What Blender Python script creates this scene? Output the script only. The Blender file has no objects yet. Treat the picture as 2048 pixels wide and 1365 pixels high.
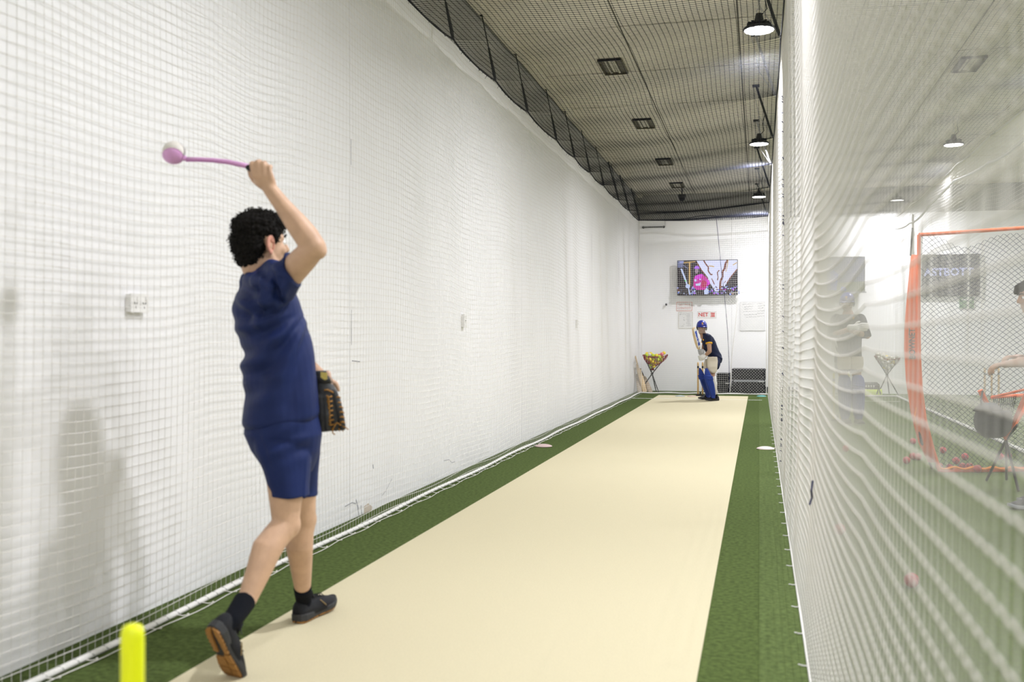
import bpy, math, random
import numpy as np
from mathutils import Vector, Matrix

random.seed(7)
rng = np.random.default_rng(7)
scene = bpy.context.scene
COL = scene.collection

# ------------------------------------------------------------------ camera
YAW = math.radians(13.94)
S_, C_ = math.sin(YAW), math.cos(YAW)
FPX, EYE, HORIZON = 1991.0, 1.25, 673.0
cam_data = bpy.data.cameras.new('camera')
cam = bpy.data.objects.new('camera', cam_data)
COL.objects.link(cam)
cam.location = (0, 0, EYE)
cam.rotation_euler = (math.radians(90), 0, YAW)
cam_data.sensor_width = 36.0
cam_data.lens = FPX / 2048 * 36.0
cam_data.shift_y = -(682.5 - HORIZON) / 2048
cam_data.clip_start = 0.05
cam_data.dof.use_dof = True
cam_data.dof.focus_distance = 14.0
cam_data.dof.aperture_fstop = 2.8
scene.camera = cam

# ------------------------------------------------------------------ world and exposure
world = bpy.data.worlds.new('world')
world.use_nodes = True
world.node_tree.nodes['Background'].inputs[0].default_value = (1.0, 0.98, 0.95, 1)
world.node_tree.nodes['Background'].inputs[1].default_value = 0.0
scene.world = world
scene.view_settings.view_transform = 'Standard'
scene.view_settings.look = 'None'
scene.view_settings.gamma = 1.0
scene.view_settings.use_curve_mapping = False
scene.view_settings.exposure = 0.0
scene.cycles.max_bounces = 7
scene.cycles.diffuse_bounces = 5
scene.cycles.glossy_bounces = 2
scene.cycles.transmission_bounces = 2
scene.cycles.sample_clamp_indirect = 6.0
scene.cycles.caustics_reflective = False
scene.cycles.caustics_refractive = False

LAMP_W = 69.0
LAMP_COLOR = (0.985, 0.985, 1.05)
LAMP_Z = 4.07
LAMP_ROWS = {0.0: (-1.6, 3.95, 9.45, 15.05, 20.75), 2.78: (-1.6, 4.6, 10.3, 15.8, 22.0), 5.6: (4.0, 10.0, 16.0)}

def W(px, py, D):
    """a point seen at pixel (px, py) of the 2048x1365 frame, D metres along the view axis"""
    L = (px - 1024) / FPX * D
    return Vector((-D * S_ + L * C_, D * C_ + L * S_, EYE - (py - HORIZON) / FPX * D))

def G(px, py):
    """a point of the floor seen at that pixel"""
    return W(px, py, FPX * EYE / (py - HORIZON))

# view-aligned axes used when posing the figures
EX = Vector((C_, S_, 0)); ED = Vector((-S_, C_, 0)); EZ = Vector((0, 0, 1))

# ------------------------------------------------------------------ materials
MATS = {}
def mat(name, color, rough=0.6, metal=0.0, spec=0.3, noise=None, bump=None, emit=None, sheen=0.0, sss=0.0):
    """noise=(scale, amount[, second colour]); bump=(scale, strength)"""
    if name in MATS:
        return MATS[name]
    m = bpy.data.materials.new(name)
    m.use_nodes = True
    nt = m.node_tree
    b = nt.nodes['Principled BSDF']
    b.inputs['Base Color'].default_value = (*color, 1)
    b.inputs['Roughness'].default_value = rough
    b.inputs['Metallic'].default_value = metal
    b.inputs['Specular IOR Level'].default_value = spec
    if sheen:
        b.inputs['Sheen Weight'].default_value = sheen
    if emit:
        b.inputs['Emission Color'].default_value = (*emit[0], 1)
        b.inputs['Emission Strength'].default_value = emit[1]
    tc = None
    if noise or bump:
        tc = nt.nodes.new('ShaderNodeTexCoord')
    if noise:
        n = nt.nodes.new('ShaderNodeTexNoise')
        n.inputs['Scale'].default_value = noise[0]
        n.inputs['Detail'].default_value = 5
        nt.links.new(tc.outputs['Object'], n.inputs['Vector'])
        r = nt.nodes.new('ShaderNodeValToRGB')
        r.color_ramp.elements[0].position = 0.32
        r.color_ramp.elements[1].position = 0.68
        k = noise[1]
        c2 = noise[2] if len(noise) > 2 else tuple(min(1, c * (1 + k)) for c in color)
        r.color_ramp.elements[0].color = (*[c * (1 - k) for c in color], 1)
        r.color_ramp.elements[1].color = (*c2, 1)
        nt.links.new(n.outputs['Fac'], r.inputs['Fac'])
        nt.links.new(r.outputs['Color'], b.inputs['Base Color'])
    if bump:
        n2 = nt.nodes.new('ShaderNodeTexNoise')
        n2.inputs['Scale'].default_value = bump[0]
        n2.inputs['Detail'].default_value = 3
        nt.links.new(tc.outputs['Object'], n2.inputs['Vector'])
        bp = nt.nodes.new('ShaderNodeBump')
        bp.inputs['Strength'].default_value = bump[1]
        bp.inputs['Distance'].default_value = 0.01
        nt.links.new(n2.outputs['Fac'], bp.inputs['Height'])
        nt.links.new(bp.outputs['Normal'], b.inputs['Normal'])
    MATS[name] = m
    return m

WHITE_WALL = mat('painted white wall', (0.90, 0.895, 0.895), 0.7, noise=(1.3, 0.015), bump=(35, 0.03))
SCUFF_WALL = mat('scuffed white wall', (0.83, 0.825, 0.83), 0.7, noise=(0.9, 0.02), bump=(30, 0.03))
GREY_WALL = mat('bare grey wall head', (0.45, 0.44, 0.42), 0.8, noise=(1.5, 0.12))
CEIL = mat('fibre ceiling panel', (0.82, 0.77, 0.66), 0.85, noise=(2.2, 0.06), bump=(60, 0.05))
CEIL_JOINT = mat('ceiling joint', (0.16, 0.15, 0.13), 0.8)
TURF = mat('green turf', (0.080, 0.113, 0.033), 0.95, spec=0.06, noise=(42, 0.30), bump=(300, 0.5))
TURF_PALE = mat('paler green turf', (0.095, 0.131, 0.043), 0.95, spec=0.06, noise=(42, 0.26), bump=(300, 0.5))
MATTING = mat('beige pitch matting', (0.60, 0.545, 0.375), 0.9, spec=0.1, noise=(190, 0.06), bump=(330, 0.25))
LINE = mat('white line paint', (0.75, 0.76, 0.72), 0.8, noise=(60, 0.1))
NET_W = mat('white net twine', (0.84, 0.82, 0.78), 0.7, spec=0.2)
NET_W2 = mat('cream net twine', (0.76, 0.74, 0.70), 0.7, spec=0.2)
NET_B = mat('black net twine', (0.010, 0.011, 0.017), 0.8, spec=0.1)
NET_N = mat('navy net twine', (0.018, 0.02, 0.075), 0.7, spec=0.2)
ROPE_W = mat('white rope', (0.80, 0.79, 0.76), 0.7, noise=(120, 0.06), bump=(220, 0.4))
ROPE_B = mat('black rope', (0.012, 0.012, 0.016), 0.8)
STEEL = mat('steel rod', (0.055, 0.058, 0.058), 0.5, metal=0.3)
STEEL_L = mat('galvanised steel', (0.62, 0.62, 0.62), 0.35, metal=0.7)
BLACK = mat('black plastic', (0.014, 0.014, 0.016), 0.45)
DARKGREY = mat('dark grey plastic', (0.05, 0.05, 0.052), 0.5)
GREY = mat('grey plastic', (0.30, 0.31, 0.33), 0.5)
WHITE_P = mat('white plastic', (0.80, 0.79, 0.77), 0.4)
LENS = mat('lit lamp lens', (1, 1, 1), 0.4, emit=((1.0, 0.985, 0.97), 9.0))
SKIN = mat('skin', (0.545, 0.35, 0.235), 0.5, spec=0.35, noise=(22, 0.07), bump=(160, 0.06))
SKIN_D = mat('tan skin', (0.42, 0.25, 0.165), 0.5, spec=0.35, noise=(22, 0.07))
SKIN_PALE = mat('fair skin', (0.55, 0.36, 0.26), 0.5, spec=0.35, noise=(22, 0.06))
EAR = mat('flushed ear skin', (0.62, 0.30, 0.22), 0.5, spec=0.35)
EYE_W = mat('eye white', (0.75, 0.73, 0.7), 0.3)
EYE_D = mat('eye iris', (0.02, 0.014, 0.01), 0.2)
HAIR = mat('dark hair', (0.0085, 0.0075, 0.0065), 0.8, spec=0.12, noise=(90, 0.4))
NAVY = mat('navy jersey cloth', (0.0085, 0.0185, 0.088), 0.6, spec=0.22, noise=(9, 0.10), bump=(420, 0.10))
NAVY_D = mat('dark navy cloth', (0.011, 0.016, 0.045), 0.7, spec=0.2, noise=(9, 0.12), bump=(300, 0.1))
NAVY_S = mat('navy shorts cloth', (0.0092, 0.020, 0.094), 0.62, spec=0.2, noise=(9, 0.08), bump=(420, 0.1))
SOCK = mat('black sock knit', (0.007, 0.008, 0.012), 0.9, spec=0.1, bump=(500, 0.4))
SHOE_UP = mat('black shoe mesh', (0.011, 0.012, 0.016), 0.7, spec=0.25, bump=(600, 0.4))
SHOE_MID = mat('dark grey midsole', (0.032, 0.033, 0.035), 0.6)
SHOE_OUT = mat('gum rubber outsole', (0.30, 0.145, 0.038), 0.55, noise=(60, 0.12))
GOLD = mat('dull gold print', (0.24, 0.17, 0.075), 0.6)
PINK = mat('mauve plastic', (0.66, 0.34, 0.64), 0.3, spec=0.5)
PINK_D = mat('deep mauve plastic', (0.42, 0.13, 0.39), 0.35)
WHITE_BALL = mat('scuffed white leather', (0.66, 0.63, 0.58), 0.5, noise=(30, 0.08))
STITCH = mat('grey stitching', (0.16, 0.14, 0.15), 0.7)
MITT = mat('charcoal leather', (0.035, 0.036, 0.039), 0.5, noise=(30, 0.15), bump=(130, 0.2))
LACE = mat('tan rawhide lace', (0.34, 0.165, 0.035), 0.6)
YELLOW_LABEL = mat('yellow label', (0.62, 0.50, 0.13), 0.5)
STUMP_Y = mat('fluorescent yellow plastic', (0.86, 0.93, 0.01), 0.35, spec=0.4)
WOOD = mat('ash wood', (0.56, 0.38, 0.17), 0.5, noise=(14, 0.12))
WOOD_P = mat('pale willow', (0.66, 0.50, 0.30), 0.5, noise=(14, 0.10))
WOOD_G = mat('weathered willow', (0.42, 0.34, 0.25), 0.6, noise=(14, 0.12))
GRIP = mat('dark rubber grip', (0.03, 0.03, 0.034), 0.7)
CREAM_PAD = mat('cream padding', (0.52, 0.465, 0.365), 0.75, bump=(80, 0.15))
PAD_BLUE = mat('royal blue pad', (0.021, 0.048, 0.25), 0.6, spec=0.2, bump=(120, 0.1))
HELM_BLUE = mat('royal blue helmet', (0.020, 0.033, 0.30), 0.3, spec=0.5)
GLOVE_W = mat('white glove leather', (0.66, 0.645, 0.60), 0.6)
GLOVE_G = mat('grey glove leather', (0.38, 0.38, 0.385), 0.6)
YELLOW = mat('amber trim', (0.80, 0.42, 0.02), 0.55)
ORANGE = mat('orange polyester', (0.82, 0.16, 0.045), 0.6, noise=(6, 0.06), bump=(200, 0.1))
ORANGE_L = mat('light orange webbing', (0.86, 0.27, 0.03), 0.6)
ORANGE_INK = mat('dark print', (0.05, 0.075, 0.09), 0.6)
BALL_RED = mat('red cricket leather', (0.40, 0.035, 0.045), 0.4, noise=(18, 0.15))
BALL_MAROON = mat('maroon net', (0.20, 0.018, 0.022), 0.7)
RED_INK = mat('red marker ink', (0.64, 0.07, 0.06), 0.7)
PINK_INK = mat('faded red ink', (0.72, 0.32, 0.27), 0.7)
GREY_INK = mat('grey pencil ink', (0.40, 0.40, 0.38), 0.7)
PAPER = mat('white paper', (0.79, 0.785, 0.77), 0.7)
BLUE_INK = mat('blue print', (0.03, 0.07, 0.42), 0.5)

# ------------------------------------------------------------------ mesh collecting
class MB:
    """collects simple closed shapes; build() links them as one mesh object"""
    def __init__(s):
        s.v, s.f = [], []
    def add(s, verts, faces):
        b = len(s.v)
        s.v.extend(verts)
        s.f.extend([tuple(b + i for i in f) for f in faces])
        return s
    def box(s, c, size, R=None, bev=0.0):
        hx, hy, hz = size[0] / 2, size[1] / 2, size[2] / 2
        c = Vector(c)
        if bev <= 0:
            P = [Vector((x * hx, y * hy, z * hz)) for x in (-1, 1) for y in (-1, 1) for z in (-1, 1)]
            F = [(0, 1, 3, 2), (4, 6, 7, 5), (0, 4, 5, 1), (2, 3, 7, 6), (0, 2, 6, 4), (1, 5, 7, 3)]
        else:
            o = [(-1, -1), (1, -1), (1, 1), (-1, 1)]
            P, F = [], []
            rows = [(-hz, bev), (-hz + bev, 0), (hz - bev, 0), (hz, bev)]
            for z, i in rows:
                for a, b in o:
                    P.append(Vector((a * (hx - i), b * (hy - i) + (bev * .0), z)))
            for k in range(3):
                for j in range(4):
                    F.append((k * 4 + j, k * 4 + (j + 1) % 4, (k + 1) * 4 + (j + 1) % 4, (k + 1) * 4 + j))
            F += [(3, 2, 1, 0), (12, 13, 14, 15)]
        if R is not None:
            P = [R @ p for p in P]
        return s.add([c + p for p in P], F)
    def ell(s, c, r, R=None, n=16, m=10):
        c = Vector(c)
        if not hasattr(r, '__len__'):
            r = (r, r, r)
        P = [Vector((0, 0, -r[2]))]
        for i in range(1, m):
            t = math.pi * i / m - math.pi / 2
            for j in range(n):
                a = 2 * math.pi * j / n
                P.append(Vector((r[0] * math.cos(t) * math.cos(a), r[1] * math.cos(t) * math.sin(a), r[2] * math.sin(t))))
        P.append(Vector((0, 0, r[2])))
        F = []
        for j in range(n):
            F.append((0, 1 + (j + 1) % n, 1 + j))
            F.append((len(P) - 1, 1 + (m - 2) * n + j, 1 + (m - 2) * n + (j + 1) % n))
        for i in range(m - 2):
            for j in range(n):
                a, b = 1 + i * n + j, 1 + i * n + (j + 1) % n
                F.append((a, b, b + n, a + n))
        if R is not None:
            P = [R @ p for p in P]
        return s.add([c + p for p in P], F)
    def tube(s, pts, rad, n=8, ends='flat', flat=None):
        """a swept tube; rad: number or list; flat=(axis, factor) squashes the section along an axis"""
        pts = [Vector(p) for p in pts]
        if not hasattr(rad, '__len__'):
            rad = [rad] * len(pts)
        rad = list(rad)
        if ends == 'round':
            d0 = (pts[0] - pts[1]).normalized(); d1 = (pts[-1] - pts[-2]).normalized()
            pre, pr, post, qr = [], [], [], []
            for k in (0.995, 0.87, 0.5):
                pre.append(pts[0] + d0 * rad[0] * k); pr.append(rad[0] * math.sqrt(1 - k * k))
            for k in (0.5, 0.87, 0.995):
                post.append(pts[-1] + d1 * rad[-1] * k); qr.append(rad[-1] * math.sqrt(1 - k * k))
            pts = pre + pts + post; rad = pr + rad + qr
        T = []
        for i in range(len(pts)):
            a = pts[max(0, i - 1)]; b = pts[min(len(pts) - 1, i + 1)]
            t = (b - a)
            T.append(t.normalized() if t.length > 1e-9 else Vector((0, 0, 1)))
        up = Vector((0, 0, 1)) if abs(T[0].z) < 0.9 else Vector((1, 0, 0))
        x = T[0].cross(up).normalized()
        P, F = [], []
        for i, p in enumerate(pts):
            x = (x - T[i] * x.dot(T[i]))
            x = x.normalized() if x.length > 1e-6 else T[i].orthogonal().normalized()
            y = T[i].cross(x)
            for j in range(n):
                a = 2 * math.pi * j / n
                o = (x * math.cos(a) + y * math.sin(a)) * rad[i]
                if flat:
                    ax = flat[0]; o = o - ax * o.dot(ax) * (1 - flat[1])
                P.append(p + o)
        for i in range(len(pts) - 1):
            for j in range(n):
                F.append((i * n + j, i * n + (j + 1) % n, (i + 1) * n + (j + 1) % n, (i + 1) * n + j))
        F.append(tuple(range(n - 1, -1, -1)))
        F.append(tuple((len(pts) - 1) * n + j for j in range(n)))
        return s.add(P, F)
    def cap(s, p0, r0, p1, r1, n=14):
        return s.tube([p0, Vector(p0).lerp(Vector(p1), .5), p1], [r0, (r0 + r1) / 2, r1], n, 'round')
    def loft(s, secs, n=24, power=2.0):
        """secs: (centre, axis_a*half, axis_b*half)"""
        P, F = [], []
        for c, a, b in secs:
            for j in range(n):
                t = 2 * math.pi * j / n
                ca, sa = math.cos(t), math.sin(t)
                if power != 2.0:
                    ca = math.copysign(abs(ca) ** (2 / power), ca); sa = math.copysign(abs(sa) ** (2 / power), sa)
                P.append(Vector(c) + Vector(a) * ca + Vector(b) * sa)
        for i in range(len(secs) - 1):
            for j in range(n):
                F.append((i * n + j, i * n + (j + 1) % n, (i + 1) * n + (j + 1) % n, (i + 1) * n + j))
        F.append(tuple(range(n - 1, -1, -1)))
        F.append(tuple((len(secs) - 1) * n + j for j in range(n)))
        return s.add(P, F)
    def lathe(s, prof, c, n=20, axis=None):
        """prof: (radius, height) pairs turned about the vertical through c"""
        c = Vector(c)
        R = axis if axis is not None else Matrix.Identity(3)
        P, F = [], []
        for r, h in prof:
            for j in range(n):
                a = 2 * math.pi * j / n
                P.append(c + R @ Vector((r * math.cos(a), r * math.sin(a), h)))
        for i in range(len(prof) - 1):
            for j in range(n):
                F.append((i * n + j, i * n + (j + 1) % n, (i + 1) * n + (j + 1) % n, (i + 1) * n + j))
        F.append(tuple(range(n - 1, -1, -1)))
        F.append(tuple((len(prof) - 1) * n + j for j in range(n)))
        return s.add(P, F)
    def slab(s, outline, ex, ey, o, thick):
        """polygon outline in the plane (ex, ey) at o, given a thickness along ex x ey"""
        o, ex, ey = Vector(o), Vector(ex), Vector(ey)
        nz = ex.cross(ey).normalized() * thick
        k = len(outline)
        P = [o + ex * a + ey * b for a, b in outline] + [o + ex * a + ey * b + nz for a, b in outline]
        F = [tuple(range(k - 1, -1, -1)), tuple(range(k, 2 * k))]
        F += [(i, (i + 1) % k, k + (i + 1) % k, k + i) for i in range(k)]
        return s.add(P, F)
    def build(s, name, m, parent=None, smooth=False, kind=None, label=None):
        me = bpy.data.meshes.new(name)
        me.from_pydata([tuple(p) for p in s.v], [], s.f)
        me.materials.append(m)
        if smooth:
            me.polygons.foreach_set('use_smooth', [True] * len(me.polygons))
        me.update()
        return link(name, me, parent, kind, label)

def link(name, me, parent=None, kind=None, label=None):
    o = bpy.data.objects.new(name, me)
    COL.objects.link(o)
    if parent is not None:
        set_parent(o, parent)
    if kind: o['kind'] = kind
    if label: o['label'] = label
    return o

def base_matrix(o):
    m = o.matrix_basis.copy()
    if o.parent is not None:
        m = base_matrix(o.parent) @ o.matrix_parent_inverse @ m
    return m

def set_parent(o, parent):
    o.parent = parent
    o.matrix_parent_inverse = base_matrix(parent).inverted()

def tag(o, label, cat, group=None, kind=None):
    o['label'] = label; o['category'] = cat
    if group: o['group'] = group
    if kind: o['kind'] = kind
    return o

def thing(name, label, cat, loc=(0, 0, 0), group=None):
    o = bpy.data.objects.new(name, None)
    COL.objects.link(o)
    o.location = loc
    o.empty_display_size = 0.1
    return tag(o, label, cat, group)

def copy_tree(src, loc=None, rotz=None, label=None):
    def rec(o, parent):
        c = o.copy()
        COL.objects.link(c)
        if parent is not None:
            c.parent = parent
            c.matrix_parent_inverse = o.matrix_parent_inverse.copy()
        for ch in [k for k in list(bpy.data.objects) if k.parent == o]:
            rec(ch, c)
        return c
    r = rec(src, None)
    if loc is not None: r.location = loc
    if rotz is not None: r.rotation_euler = (0, 0, rotz)
    if label: r['label'] = label
    return r

def np_mesh(name, V, Q, m, smooth=False):
    me = bpy.data.meshes.new(name)
    k = Q.shape[1]
    me.vertices.add(len(V)); me.vertices.foreach_set('co', np.ascontiguousarray(V, dtype=np.float32).ravel())
    me.loops.add(Q.size); me.loops.foreach_set('vertex_index', np.ascontiguousarray(Q, dtype=np.int32).ravel())
    me.polygons.add(len(Q)); me.polygons.foreach_set('loop_start', np.arange(0, Q.size, k, dtype=np.int32))
    if smooth:
        me.polygons.foreach_set('use_smooth', np.ones(len(Q), dtype=bool))
    me.materials.append(m)
    me.update(calc_edges=True)
    me.validate()
    return me

def strands(P, a, b, r):
    """P (n strands, m points, 3): three-sided twine along every strand; a, b span its section"""
    n, m, _ = P.shape
    a = np.array(a, float); b = np.array(b, float)
    ang = np.array([90, 210, 330]) * math.pi / 180
    off = np.cos(ang)[:, None] * a + np.sin(ang)[:, None] * b
    V = (P[:, :, None, :] + off[None, None] * r).reshape(-1, 3)
    i = np.arange(n)[:, None, None] * m * 3 + np.arange(m - 1)[None, :, None] * 3
    j = np.arange(3)[None, None, :]
    j2 = (j + 1) % 3
    Q = np.stack([i + j, i + j2, i + 3 + j2, i + 3 + j], -1).reshape(-1, 4)
    return V, Q

def knots(P, r):
    P = P.reshape(-1, 3)
    o = np.array([(1, 0, 0), (0, 1, 0), (-1, 0, 0), (0, -1, 0), (0, 0, 1), (0, 0, -1)], float) * r
    V = (P[:, None] + o[None]).reshape(-1, 3)
    b = np.arange(len(P))[:, None, None] * 6
    f = np.array([(0, 1, 4, 4), (1, 2, 4, 4), (2, 3, 4, 4), (3, 0, 4, 4), (1, 0, 5, 5), (2, 1, 5, 5), (3, 2, 5, 5), (0, 3, 5, 5)])
    # two triangles folded into quads: an octahedron as four kite pairs
    f4 = np.array([(0, 1, 4, 3), (1, 2, 4, 4), (2, 3, 4, 4), (0, 3, 5, 1), (2, 1, 5, 5), (3, 2, 5, 5)])
    tri = np.array([(0, 1, 4), (1, 2, 4), (2, 3, 4), (3, 0, 4), (1, 0, 5), (2, 1, 5), (3, 2, 5), (0, 3, 5)])
    return V, (b + tri[None]).reshape(-1, 3)

def net_mesh(name, fn, us, vs, ua, va, m, r, parent, nu=None, nv=None, knot=0.0, knot_u=None, r2=None):
    """a square mesh net over fn(u, v); ua / va: pairs of section axes for strands along v / along u"""
    nu = nu or len(us); nv = nv or len(vs)
    vv = np.linspace(vs[0], vs[-1], nv); uu = np.linspace(us[0], us[-1], nu)
    P1 = fn(us[:, None] * np.ones(nv)[None], vv[None] * np.ones(len(us))[:, None])
    P2 = fn(uu[None] * np.ones(len(vs))[:, None], vs[:, None] * np.ones(nu)[None])
    V1, Q1 = strands(P1, *ua, r)
    V2, Q2 = strands(P2, *va, r2 or r)
    me = np_mesh('net_mesh', np.vstack([V1, V2]), np.vstack([Q1, Q2 + len(V1)]), m, True)
    o = link('net_mesh', me, parent, 'stuff')
    if knot:
        ku = us if knot_u is None else us[(us >= knot_u[0]) & (us <= knot_u[1])]
        K = fn(ku[:, None] * np.ones(len(vs))[None], vs[None] * np.ones(len(ku))[:, None])
        kv, kq = knots(K, knot)
        link('net_knots', np_mesh('net_knots', kv, kq, m), parent, 'stuff')
    return o

def net_diag(fn, U0, U1, V0, V1, pitch, m, r, parent, step=0.06, name='net_mesh', axes=((1, 0, 0), (0, 0, 1)), asp=1.0):
    """a diamond mesh net over fn(u, v) for u in [U0, U1], v in [V0, V1]"""
    VV, QQ, base = [], [], 0
    for sgn in (1, -1):
        h = (V1 - V0) * asp
        k0 = U0 - h if sgn > 0 else U0
        k1 = U1 if sgn > 0 else U1 + h
        for k in np.arange(k0, k1, pitch):
            t = np.linspace(0, h, max(3, int(h / step)))
            u = k + sgn * t
            ok = (u >= U0) & (u <= U1)
            if ok.sum() < 2: continue
            P = fn(u[ok], V0 + t[ok] / asp)[None]
            d = np.array([sgn, 0, 1]) / math.sqrt(2)
            V, Q = strands(P, (0, 1, 0), (sgn * axes[0][0] * -.7, axes[0][1] * -.7 * sgn, .7), r)
            VV.append(V); QQ.append(Q + base); base += len(V)
    me = np_mesh(name, np.vstack(VV), np.vstack(QQ), m, True)
    return link(name, me, parent, 'stuff')

def text_part(txt, size, o, ex, ey, m, parent, name='lettering', thick=0.0015, bold=0.0, center=True, spacing=1.0, warp=None):
    cu = bpy.data.curves.new('txt', 'FONT')
    cu.body = txt; cu.size = size; cu.extrude = thick / 2; cu.offset = bold
    cu.space_character = spacing; cu.resolution_u = 3
    if center: cu.align_x = 'CENTER'; cu.align_y = 'CENTER'
    t = bpy.data.objects.new('txt', cu)
    COL.objects.link(t)
    dg = bpy.context.evaluated_depsgraph_get()
    me = bpy.data.meshes.new_from_object(t.evaluated_get(dg))
    bpy.data.objects.remove(t); bpy.data.curves.remove(cu)
    o, ex, ey = Vector(o), Vector(ex).normalized(), Vector(ey).normalized()
    ez = ex.cross(ey)
    for v in me.vertices:
        p = v.co.copy()
        v.co = warp(p) if warp else o + ex * p.x + ey * p.y + ez * (p.z + thick / 2)
    me.materials.clear(); me.materials.append(m); me.name = name
    return link(name, me, parent)

def solid(name, mb, m, parent, voxel=0.006, smooth=5, disp=None, factor=0.5, label=None):
    """fuses the overlapping shapes of mb into one continuous skin"""
    me = bpy.data.meshes.new('tmp')
    me.from_pydata([tuple(p) for p in mb.v], [], mb.f)
    ob = bpy.data.objects.new('tmp', me)
    COL.objects.link(ob)
    r = ob.modifiers.new('r', 'REMESH'); r.mode = 'VOXEL'; r.voxel_size = voxel; r.adaptivity = 0
    if smooth:
        s = ob.modifiers.new('s', 'SMOOTH'); s.factor = factor; s.iterations = smooth
    dg = bpy.context.evaluated_depsgraph_get()
    me2 = bpy.data.meshes.new_from_object(ob.evaluated_get(dg))
    bpy.data.objects.remove(ob); bpy.data.meshes.remove(me)
    n = len(me2.vertices)
    if disp is not None:
        co = np.empty(n * 3, np.float32); me2.vertices.foreach_get('co', co); co = co.reshape(-1, 3)
        no = np.empty(n * 3, np.float32); me2.vertices.foreach_get('normal', no); no = no.reshape(-1, 3)
        co = co + no * disp(co.astype(float), no.astype(float))[:, None]
        me2.vertices.foreach_set('co', co.astype(np.float32).ravel())
    me2.materials.clear(); me2.materials.append(m)
    me2.polygons.foreach_set('use_smooth', np.ones(len(me2.polygons), dtype=bool))
    me2.name = name
    me2.update()
    return link(name, me2, parent, None, label)

def rot_to(f, u):
    """columns: forward, left, up"""
    f = Vector(f).normalized(); u = Vector(u)
    l = u.cross(f).normalized(); u = f.cross(l)
    return Matrix((f, l, u)).transposed()

# ================================================================== THE ROOM
XL, XR, YB, YF, ZC = -2.70, 8.2, 22.95, -4.0, 4.5
BAND = 3.92

def struct(name, mb, m, parent=None):
    o = mb.build(name, m, parent)
    if parent is None: o['kind'] = 'structure'
    return o

floor = struct('floor', MB().box(((XL + XR) / 2, (YB + YF) / 2, -0.05), (XR - XL + 0.4, YB - YF + 0.4, 0.1)), TURF)
MB().box((0.09, 8.9, 0.0015), (0.18, 25.6, 0.003)).build('turf_strip', TURF_PALE, floor, label='paler green turf strip along the divider net')
MB().box((5.3, 9.5, 0.0015), (5.7, 26.8, 0.003)).build('turf_strip', TURF_PALE, floor)
MB().box((1.45, 9.5, 0.001), (2.5, 26.8, 0.002)).build('turf_strip', TURF_PALE, floor)
MB().box((-2.27, 20.0, 0.004), (0.40, 0.05, 0.003)).build('crease_line', LINE, floor)
MB().box((-0.075, 20.0, 0.004), (0.26, 0.05, 0.003)).build('crease_line', LINE, floor)
MB().box((-1.14, 20.0, 0.0075), (1.82, 0.05, 0.002)).build('crease_line', LINE, floor)
MB().box((1.45, 20.2, 0.005), (2.3, 0.05, 0.003)).build('crease_line', LINE, floor)

wall = struct('wall_left', MB().box((XL - 0.11, (YB + YF) / 2, ZC / 2), (0.18, YB - YF + 0.4, ZC)), GREY_WALL)
ed = [YF, 1.25, 6.3, 11.35, 16.4, 21.45, YB]
for a, b in zip(ed[:-1], ed[1:]):
    MB().box((XL - 0.01, (a + b) / 2, BAND / 2), (0.02, b - a - 0.008, BAND)).build('wall_panel', SCUFF_WALL, wall)
wall = struct('wall_back', MB().box(((XL + XR) / 2, YB + 0.11, ZC / 2), (XR - XL + 0.4, 0.18, ZC)), GREY_WALL)
for a, b in zip([XL, -0.6, 1.5, 3.6, 5.7], [-0.6, 1.5, 3.6, 5.7, XR]):
    MB().box(((a + b) / 2, YB + 0.01, BAND / 2), (b - a - 0.004, 0.02, BAND)).build('wall_panel', WHITE_WALL, wall)
struct('wall_right', MB().box((XR + 0.1, (YB + YF) / 2, ZC / 2), (0.2, YB - YF + 0.4, ZC)), WHITE_WALL)
struct('wall_front', MB().box(((XL + XR) / 2, YF - 0.1, ZC / 2), (XR - XL + 0.4, 0.2, ZC)), WHITE_WALL)

ceiling = struct('ceiling', MB().box(((XL + XR) / 2, (YB + YF) / 2, ZC + 0.06), (XR - XL + 0.4, YB - YF + 0.4, 0.1)), CEIL_JOINT)
cols = [XL, -2.63] + [-2.63 + 1.21 * k for k in range(1, 10)]
rows = [YF + 1.8 * k for k in range(16)]
pm = None
for i in range(1, len(cols) - 1):
    for j in range(len(rows) - 1):
        c = ((cols[i] + cols[i + 1]) / 2, (rows[j] + rows[j + 1]) / 2, ZC + 0.005)
        if pm is None:
            o = MB().box((0, 0, 0), (1.21 - 0.018, 1.8 - 0.030, 0.02)).build('ceiling_panel', CEIL, None)
            pm = o.data
        else:
            o = link('ceiling_panel', pm)
        o.location = (c[0], min(c[1], YB - 0.88), c[2] + 0.0015 * ((i * 7 + j * 3) % 4))
        set_parent(o, ceiling)
MB().box((XL + 0.05, (YB + YF) / 2, ZC - 0.03), (0.10, YB - YF, 0.06)).build('edge_trim', CEIL, ceiling)

mat_o = tag(MB().box((-1.14, 8.6, 0.003), (1.84, 25.2, 0.006)).build('pitch_mat', MATTING), 'long beige pitch matting strip laid down the middle of the near lane', 'mat')

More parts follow.
